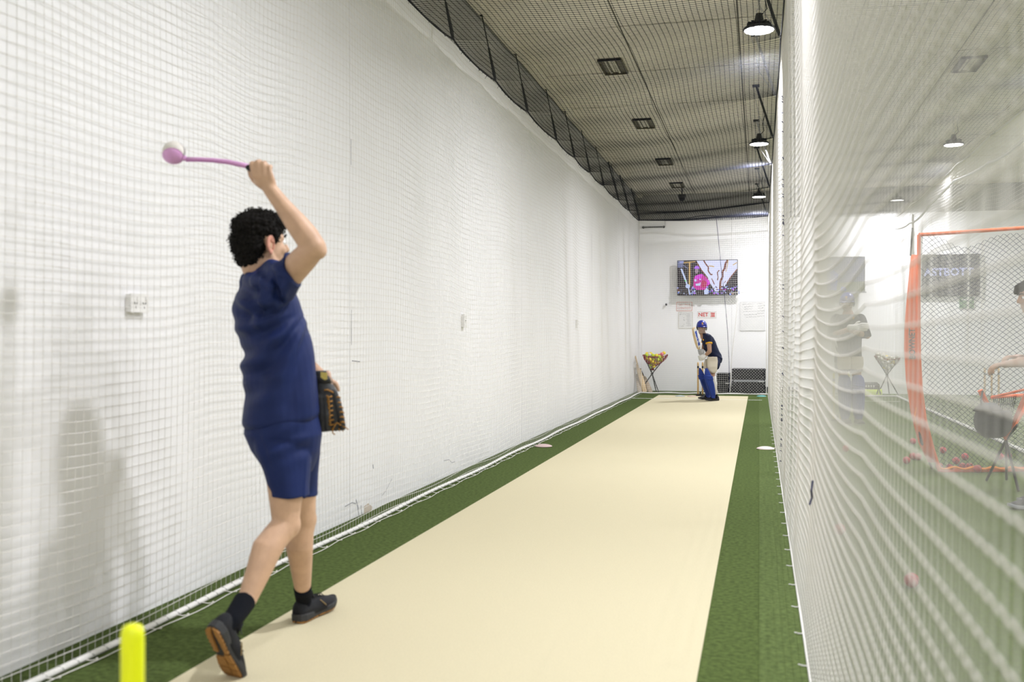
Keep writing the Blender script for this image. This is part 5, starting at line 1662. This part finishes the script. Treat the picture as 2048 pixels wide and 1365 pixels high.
# shirt with amber cuffs
sb2 = MB()
sb2.loft([(BT(440, 722, .16), ED * .175 + EZ * .0, EX * .142 - EZ * .02), (BT(424, 690, .16), ED * .172, EX * .140), (BT(402, 640, .16), ED * .165, EX * .134), (BT(378, 585, .16), ED * .165, EX * .133), (BT(358, 525, .16), ED * .180, EX * .132), (BT(342, 470, .16), ED * .185, EX * .112), (BT(322, 432, .16), ED * .15, EX * .082), (BT(298, 415, .16), ED * .075, EX * .062)], 24)
cA = sA.lerp(eA, .47)
sb2.tube([sA + EX * -.01, sA.lerp(eA, .2), cA], [.072, .068, .064], 16, 'flat')
cB = sB.lerp(eB, .5)
sb2.tube([sB, cB], [.070, .064], 16, 'flat')
def bfold(co, no):
    return .006 * np.sin(co[:, 2] * 62 + co[:, 0] * 30 + co[:, 1] * 20) * np.exp(-((co[:, 2] - 0.82) / .13) ** 2)
solid('polo_shirt', sb2, NAVY_D, batter, 0.0085, 3, bfold)
for c_, s_, e_ in ((cA, sA, eA), (cB, sB, eB)):
    d_ = (e_ - s_).normalized()
    MB().tube([c_ - d_ * .010, c_ + d_ * .012], [.0665, .0650], 18).build('amber_cuff', YELLOW, batter, True, label='amber cuff')
p = BT(290, 500, -.01)
MB().ell(BT(289, 497, -.0), (.012, .006, .018), None, 8, 6).build('chest_badge', YELLOW, batter)
# shorts
so = MB()
so.loft([(BT(436, 705, .16), ED * .155, EX * .130), (BT(437, 740, .16), ED * .165, EX * .138), (BT(442, 785, .16), ED * .13, EX * .11)], 20)
for h_, k_ in ((hN, kN), (hF, kF)):
    so.tube([h_ + EX * .02, h_.lerp(k_, .3) + EX * .030, h_.lerp(k_, .52) + EX * .028], [.112, .105, .088], 18, 'flat')
solid('shorts', so, NAVY_D, batter, 0.0085, 3)
# cream thigh guards
tg = MB()
tg.loft([(BT(400, 708, -.06), EX * .095, ED * .05), (BT(402, 760, -.08), EX * .105, ED * .055), (BT(400, 830, -.14), EX * .100, ED * .055), (BT(408, 880, -.17), EX * .078, ED * .05), (BT(415, 908, -.18), EX * .042, ED * .035)], 20, 2.6)
solid('thigh_guard', tg, CREAM_PAD, batter, 0.007, 3)
tg = MB()
tg.loft([(BT(332, 735, .10), EX * .03, ED * .06), (BT(325, 800, .08), EX * .045, ED * .07), (BT(322, 850, .06), EX * .040, ED * .06), (BT(326, 870, .05), EX * .02, ED * .04)], 16, 2.6)
solid('thigh_guard', tg, CREAM_PAD, batter, 0.007, 3)
# leg pads
def leg_pad(pts, wid, dep, parent):
    """pts: path of the front of the pad from the top flap down to the instep"""
    t = MB()
    t.loft([(p, EX * w, ED * d) for p, w, d in zip(pts, wid, dep)], 20, 2.5)
    o = solid('leg_pad', t, PAD_BLUE, parent, 0.006, 2)
    for k in range(3):
        q = pts[3].lerp(pts[2], .1 + k * .32)
        MB().tube([q - EX * .075 - ED * .035 + EZ * .01, q - ED * .068, q + EX * .070 - ED * .035 - EZ * .008], [.014, .019, .014], 10, 'round').build('knee_roll', PAD_BLUE, o, True)
    for k in range(4):
        off = (-.045 + .03 * k)
        MB().tube([pts[i] + EX * off * (1 if i < 5 else .7) - ED * (dep[i] * .88) for i in range(3, len(pts) - 1)], .011, 8, 'round').build('pad_rib', PAD_BLUE, o, True)
    return o
pn = [BT(326, 848, -.24), BT(334, 880, -.235), BT(346, 935, -.23), BT(357, 985, -.22), BT(374, 1050, -.18), BT(392, 1120, -.14), BT(407, 1180, -.12), BT(412, 1222, -.12)]
leg_pad(pn, [.016, .040, .064, .076, .078, .068, .052, .036], [.016, .032, .048, .060, .066, .060, .050, .036], batter)
pf = [BT(244, 845, .10), BT(256, 885, .11), BT(270, 935, .12), BT(286, 990, .14), BT(306, 1050, .20), BT(326, 1110, .28), BT(345, 1170, .36), BT(352, 1212, .38)]
leg_pad(pf, [.014, .038, .058, .066, .066, .060, .048, .034], [.016, .032, .048, .06, .066, .060, .050, .036], batter)
# white calf straps
for k_, a_ in ((kN, aN), (kF, aF)):
    for q, w_ in ((.12, .064), (.42, .062), (.80, .048)):
        c_ = k_.lerp(a_, q) + EX * .010; d_ = (a_ - k_).normalized()
        MB().tube([c_ - d_ * .024, c_ + d_ * .024], [w_, w_ * .97], 16).build('pad_strap', GLOVE_W, batter, True, label='white pad strap')
MB().tube([kN.lerp(aN, .05) + EX * .02 - ED * .02, kN.lerp(aN, .9) + EX * .005 - ED * .02], [.055, .036], 12).build('pad_lining', GLOVE_W, batter, True, label='white inner lining of the pad')
# socks and shoes
for a_, fwd, nm in ((aN, -EX * .93 - ED * .30, 1), (aF, -EX * .95 - ED * .15, 2)):
    MB().tube([a_ + EZ * .06, a_ + EZ * .02, a_ - EZ * .04], [.042, .040, .038], 14, 'round').build('sock', SOCK, batter, True)
    org = Vector((a_.x, a_.y, 0.007)) - fwd.normalized() * .075
    shn = thing('shoe', 'x', 'x', org); del shn['label']; del shn['category']; set_parent(shn, batter)
    shoe(shn, shoe_matrix(org, fwd, EZ), BLACK, BLACK, BLACK, 1.0, detail=False)
# helmet: shell, peak, ear guards, grille, badge
def helmet(parent, P, R, s, shell_m, badge=True):
    hm = MB()
    P0, F0 = [], []
    n, m_ = 26, 9
    for i in range(m_ + 1):
        t = (math.pi * .53) * i / m_
        for j in range(n):
            a = math.tau * j / n
            x, y, z = .112 * math.cos(a) * math.sin(t), .094 * math.sin(a) * math.sin(t), .100 * math.cos(t) + .030
            if math.cos(a) < .2 and i > m_ - 3: z -= .02 * (i - (m_ - 3)) / 3 * (0.2 - math.cos(a))
            P0.append(P(x - .004, y, z))
    for i in range(m_):
        for j in range(n):
            F0.append((i * n + j, (i + 1) * n + j, (i + 1) * n + (j + 1) % n, i * n + (j + 1) % n))
    hm.add(P0, F0)
    o = hm.build('helmet_shell', shell_m, parent, True)
    sm_ = o.modifiers.new('th', 'SOLIDIFY'); sm_.thickness = .008 * s; sm_.offset = 1
    pk = MB(); Pk, Fk = [], []
    k = 14
    for r, z in ((.108, .028), (.128, .018), (.146, .008), (.146, .001), (.126, .010), (.106, .018)):
        for j in range(k):
            a = -1.15 + 2.3 * j / (k - 1)
            Pk.append(P(r * math.cos(a) - .004, (r * .80) * math.sin(a), z))
    for i in range(6):
        for j in range(k - 1):
            Fk.append((i * k + j, i * k + j + 1, ((i + 1) % 6) * k + j + 1, ((i + 1) % 6) * k + j))
    pk.add(Pk, Fk).build('peak', shell_m, o, True)
    for y in (-1, 1):
        g = MB()
        g.loft([(P(.002, .090 * y, .035), R @ Vector((.05, 0, 0)) * s, R @ Vector((0, .012, 0)) * s), (P(.0, .094 * y, -.02), R @ Vector((.042, 0, 0)) * s, R @ Vector((0, .013, 0)) * s), (P(.012, .088 * y, -.062), R @ Vector((.028, 0, 0)) * s, R @ Vector((0, .011, 0)) * s)], 14, 2.5)
        g.build('ear_guard', DARKGREY, o, True)
    g = MB()
    for z, fx in ((-.030, .132), (-.058, .134), (-.086, .128), (-.108, .112)):
        g.tube([P(.02, -.094, z + .018), P(fx * .62, -.084, z + .006), P(fx * .93, -.046, z), P(fx, 0, z - .002), P(fx * .93, .046, z), P(fx * .62, .084, z + .006), P(.02, .094, z + .018)], .0026 * s, 6)
    for y in (-.075, .075):
        g.tube([P(.10, y, .01), P(.105, y * .85, -.05), P(.085, y * .7, -.11)], .0026 * s, 6)
    g.build('face_grille', STEEL_L, o, True)
    if badge:
        MB().slab([(-.016, .014), (-.012, -.006), (0, -.018), (.012, -.006), (.016, .014), (.004, .010)], R @ Vector((0, 1, 0)), EZ, P(.1085, 0, .078), .004).build('badge', YELLOW, o)
        MB().box(P(.1135, 0, .050), (.03 * s, .006, .006), rot_to(R @ Vector((0, 1, 0)), EZ)).build('badge', YELLOW, o)
    return o
helmet(batter, P2, R2, .98, HELM_BLUE)
# bat: blade up to the left, handle down into the gloves
toe = BT(172, 345, -.16); grip_end = BT(276, 742, .02)
bt, ax, nn, ss, L = bat('cricket_bat', 'white faced cricket bat with blue stickers raised by the batter', toe, grip_end, (EX * .72 - ED * .70), WOOD_P, GLOVE_W)
fc = MB()
for q0, q1, hw in ((.03, .60, .050),):
    a_, b_ = toe + ax * L * q0, toe + ax * L * q1
    fc.slab([(0, -hw), (L * (q1 - q0), -hw), (L * (q1 - q0), hw), (0, hw)], ax, ss, toe + ax * L * q0 + nn * .019, .0012)
fc.build('blade_facing', PAPER, bt, label='white blade facing')
st = MB()
for q, w_, h_ in ((.14, .035, .04), (.22, .028, .07), (.30, .020, .05), (.37, .030, .03), (.43, .012, .05), (.51, .034, .055)):
    st.slab([(-h_ / 2, -w_), (h_ / 2, -w_ * .6), (h_ / 2, w_), (-h_ / 2, w_ * .8)], ax, ss, toe + ax * L * q + nn * .0212, .001)
st.build('sticker', BLUE_INK, bt, label='blue sticker')
# batting gloves
gl = MB()
g1, g2 = BT(262, 640, -.02), BT(266, 715, -.02)
def fist(mb, c, axis, out, s=1.0):
    axis = Vector(axis).normalized(); out = Vector(out); out = (out - axis * out.dot(axis)).normalized(); side = axis.cross(out)
    for k in range(4):
        o = c + axis * (.030 - .021 * k) * s
        pts = [o + out * -.012 * s + side * .034 * s, o + out * .030 * s + side * .028 * s, o + out * .044 * s, o + out * .030 * s - side * .028 * s]
        mb.tube(pts, [.0125 * s] * 4, 8, 'round')
    mb.ell(c - out * .004 + side * .036 * s, (.036 * s, .036 * s, .044 * s), None, 12, 8)
    mb.tube([c + axis * .035 * s + side * .03 * s, c + axis * .04 * s + out * .02 * s, c + axis * .03 * s + out * .03 * s - side * .01], .013 * s, 8, 'round')
fist(gl, g1, -ax, -EX - ED * .5, 1.15)
solid('batting_glove', gl, GLOVE_G, batter, 0.006, 2, label='grey upper batting glove')
gl = MB()
fist(gl, g2, -ax, -EX - ED * .7, 1.15)
gl.tube([g2 + ED * .0 + EX * .02, wA], [.040, .043], 12, 'round')
solid('batting_glove', gl, GLOVE_W, batter, 0.006, 2, label='white lower batting glove')

# ------------------------------------------------------------------ THE BATTER OF THE SECOND LANE (arms folded)
D3 = 14.2
def KT(cx, cy, d=0.0):
    return W(1640 + cx / 4.267, 560 + cy / 4.267, D3 + d)
kp = KT(270, 1230)
kb = thing('person', 'padded batter in blue helmet standing with folded arms in the second lane', 'person', (kp.x, kp.y, 0))
bb = MB()
hc3 = KT(232, 190)
f3 = (-ED - EX * .45 - EZ * .12).normalized()
R3, P3 = add_head(bb, hc3, f3, EZ, 1.0)
bb.tube([KT(240, 300, .02), KT(236, 262, .02), KT(234, 235, .01)], [.085, .06, .056], 14, 'round')
bb.loft([(KT(245, 300), EX * .11, ED * .07), (KT(245, 360), EX * .165, ED * .10), (KT(242, 480), EX * .155, ED * .105), (KT(240, 600), EX * .14, ED * .10), (KT(240, 720), EX * .155, ED * .11)], 18)
sl, el = KT(345, 335), KT(402, 480, -.05)
sr, er_ = KT(140, 335), KT(85, 480, -.06)
for s_, e_, w_ in ((sl, el, KT(250, 430, -.20)), (sr, er_, KT(300, 405, -.22))):
    bb.tube([s_, e_], [.056, .044], 14, 'round'); bb.tube([e_, w_], [.044, .032], 14, 'round')
for hx, kx, ax_ in ((295, 318, 325), (185, 200, 210)):
    h_, k_, a_ = KT(hx, 720), KT(kx, 835, -.03), KT(ax_, 1180, .02)
    bb.tube([h_, k_], [.09, .058], 14, 'round'); bb.tube([k_, k_.lerp(a_, .35) + ED * .02, a_], [.054, .056, .038], 14, 'round')
solid('body', bb, SKIN_D, kb, 0.0085, 4)
face_parts(P3, R3, kb)
sh3 = MB()
sh3.loft([(KT(240, 705), EX * .200, ED * .135), (KT(240, 620), EX * .188, ED * .13), (KT(242, 500), EX * .188, ED * .13), (KT(245, 390), EX * .205, ED * .13), (KT(245, 330), EX * .19, ED * .11), (KT(243, 295), EX * .10, ED * .075)], 24)
for s_, e_ in ((sl, el), (sr, er_)):
    sh3.tube([s_, s_.lerp(e_, .5), e_, e_.lerp(KT(300, 440, -.15), .25)], [.078, .070, .062, .056], 14, 'round')
solid('training_top', sh3, NAVY_D, kb, 0.0085, 3)
MB().slab([(-.016, .018), (-.010, -.008), (0, -.02), (.012, -.006), (.016, .018)], EX, EZ, KT(284, 327, -.135), .004).build('chest_badge', YELLOW, kb)
gl = MB(); gw = KT(285, 405, -.23)
add_hand(gl, gw, EX, ED, EZ, 1.25, (.15, .25, .2), .3, .0135, 1.15)
gl.tube([gw - EX * .05, gw + EX * .02], [.042, .040], 12, 'round')
solid('batting_glove', gl, GLOVE_W, kb, 0.006, 2, label='white batting glove across the chest')
gl = MB(); gw = KT(122, 520, -.12)
add_hand(gl, gw, -EZ - EX * .1, EX, -ED, 1.2, (.4, .5, .4), .4, .0125, 1.1)
solid('batting_glove', gl, GLOVE_W, kb, 0.006, 2, label='white batting glove at his side')
so = MB()
so.loft([(KT(240, 690), EX * .185, ED * .13), (KT(240, 740), EX * .185, ED * .13)], 18)
for hx, kx in ((295, 312), (185, 192)):
    so.tube([KT(hx, 715), KT(kx, 790)], [.105, .09], 16)
solid('shorts', so, NAVY_D, kb, 0.0085, 3)
for x0 in (312, 205):
    tg = MB().loft([(KT(x0, 655, -.14), EX * .09, ED * .04), (KT(x0, 710, -.15), EX * .10, ED * .045), (KT(x0, 765, -.13), EX * .085, ED * .04)], 16, 3)
    solid('thigh_guard', tg, CREAM_PAD, kb, 0.007, 2)
def kpad(cx, d):
    pts = [KT(cx - 2, 812, d - .02), KT(cx, 840, d - .03), KT(cx + 2, 890, d - .04), KT(cx + 2, 950, d - .04), KT(cx + 3, 1020, d - .03), KT(cx + 4, 1090, d - .02), KT(cx + 5, 1150, d), KT(cx + 5, 1190, d)]
    leg_pad(pts, [.05, .085, .095, .095, .092, .085, .07, .05], [.02, .04, .055, .06, .06, .055, .05, .04], kb)
kpad(322, -.06); kpad(208, -.06)
for cx, d in ((322, .0), (212, .0)):
    q = KT(cx, 1190, d); org = Vector((q.x, q.y, 0.004))
    shn = thing('shoe', 'x', 'x', org); del shn['label']; del shn['category']; set_parent(shn, kb)
    shoe(shn, shoe_matrix(org + ED * .08, -ED, EZ), DARKGREY, DARKGREY, DARKGREY, 1.0, detail=False)
helmet(kb, P3, R3, 1.0, HELM_BLUE)

# ------------------------------------------------------------------ THE FEEDER AT THE RIGHT EDGE (second lane)
DP = 7.3
def RT(px, py, d=0.0):
    return W(px + 12, py, DP + d)
rp = RT(2075, 1012)
fp = thing('person', 'dark haired person in navy shirt and shorts cut off by the right edge, reaching left', 'person', (rp.x, rp.y, 0))
bb = MB()
hc4 = RT(2053, 590, .0)
f4 = (-EX * .96 + ED * .1 - EZ * .22).normalized()
R4, P4 = add_head(bb, hc4, f4, EZ - EX * .15, 1.0)
bb.tube([RT(2075, 665), RT(2070, 640), RT(2062, 620)], [.085, .06, .056], 14, 'round')
bb.loft([(RT(2076, 655), ED * .12, EX * .07), (RT(2082, 690), ED * .17, EX * .10), (RT(2085, 740), ED * .155, EX * .11), (RT(2085, 790), ED * .15, EX * .11), (RT(2084, 830), ED * .14, EX * .11)], 18)
sh4, el4, wr4 = RT(2078, 668, -.19), RT(2060, 722, -.25), RT(2006, 728, -.22)
bb.tube([sh4.lerp(el4, .2), sh4.lerp(el4, .5), el4], [.05, .05, .043], 14, 'round')
bb.tube([el4, el4.lerp(wr4, .4), wr4], [.043, .040, .028], 14, 'round')
add_hand(bb, wr4, -EX - EZ * .15, -EZ + EX * .1, -ED * -1, 1.0, (.45, .6, .5), .6, .0095)
sh5, el5, wr5 = RT(2074, 672, .19), RT(2068, 735, .24), RT(2030, 716, .15)
bb.tube([sh5, el5], [.055, .042], 14, 'round'); bb.tube([el5, wr5], [.042, .028], 14, 'round')
add_hand(bb, wr5, -EX + EZ * .05, -EZ, -ED, 1.0, (.5, .7, .6), .5, .0095)
for d, kx, ax_ in ((-.12, 2052, 2068), (.12, 2078, 2085)):
    h_, k_, a_ = RT(2080, 830, d), RT(kx, 915, d), RT(ax_, 995, d)
    a_.z = .09
    bb.tube([h_, h_.lerp(k_, .5), k_], [.088, .076, .055], 16, 'round')
    bb.tube([k_, k_.lerp(a_, .3) + EX * .015, a_], [.052, .057, .036], 16, 'round')
    org = Vector((a_.x, a_.y, 0.004)) + EX * .06
    shn = thing('shoe', 'x', 'x', org); del shn['label']; del shn['category']; set_parent(shn, fp)
    shoe(shn, shoe_matrix(org, -EX, EZ), DARKGREY, GREY, DARKGREY, 1.0, detail=False)
solid('body', bb, SKIN_D, fp, 0.008, 4)
face_parts(P4, R4, fp)
hb = MB()
for p_, r_ in (((-.014, 0, .052), (.104, .086, .072)), ((-.05, 0, .0), (.068, .082, .088)), ((.05, 0, .068), (.058, .066, .038)), ((.092, -.02, .046), (.022, .04, .022))):
    hb.ell(P4(*p_), r_, R4, 18, 12)
solid('hair', hb, HAIR, fp, 0.006, 2, lambda co, no: .005 * np.sin(co[:, 0] * 150) * np.sin(co[:, 1] * 140 + co[:, 2] * 60))
sm = MB()
sm.loft([(RT(2086, 815), ED * .18, EX * .135), (RT(2086, 770), ED * .178, EX * .132), (RT(2085, 715), ED * .188, EX * .13), (RT(2080, 675), ED * .185, EX * .115), (RT(2076, 650), ED * .11, EX * .08)], 24)
sm.tube([sh4, sh4.lerp(el4, .55)], [.075, .068], 16); sm.tube([sh5, sh5.lerp(el5, .6)], [.075, .066], 16)
solid('t_shirt', sm, NAVY, fp, 0.008, 3)
so = MB()
so.loft([(RT(2085, 795), ED * .17, EX * .13), (RT(2083, 830), ED * .175, EX * .14)], 18)
for d, kx in ((-.12, 2060), (.12, 2080)):
    so.tube([RT(2082, 825, d), RT((2080 + kx) / 2 , 862, d), RT(kx + 2, 893, d)], [.11, .10, .088], 16)
solid('shorts', so, NAVY_S, fp, 0.008, 3)
MB().slab([(-.02, -.03), (.02, -.03), (.02, .03), (-.02, .03)], ED, EZ, RT(2049, 700, -.02), .004).build('chest_print', PAPER, fp)
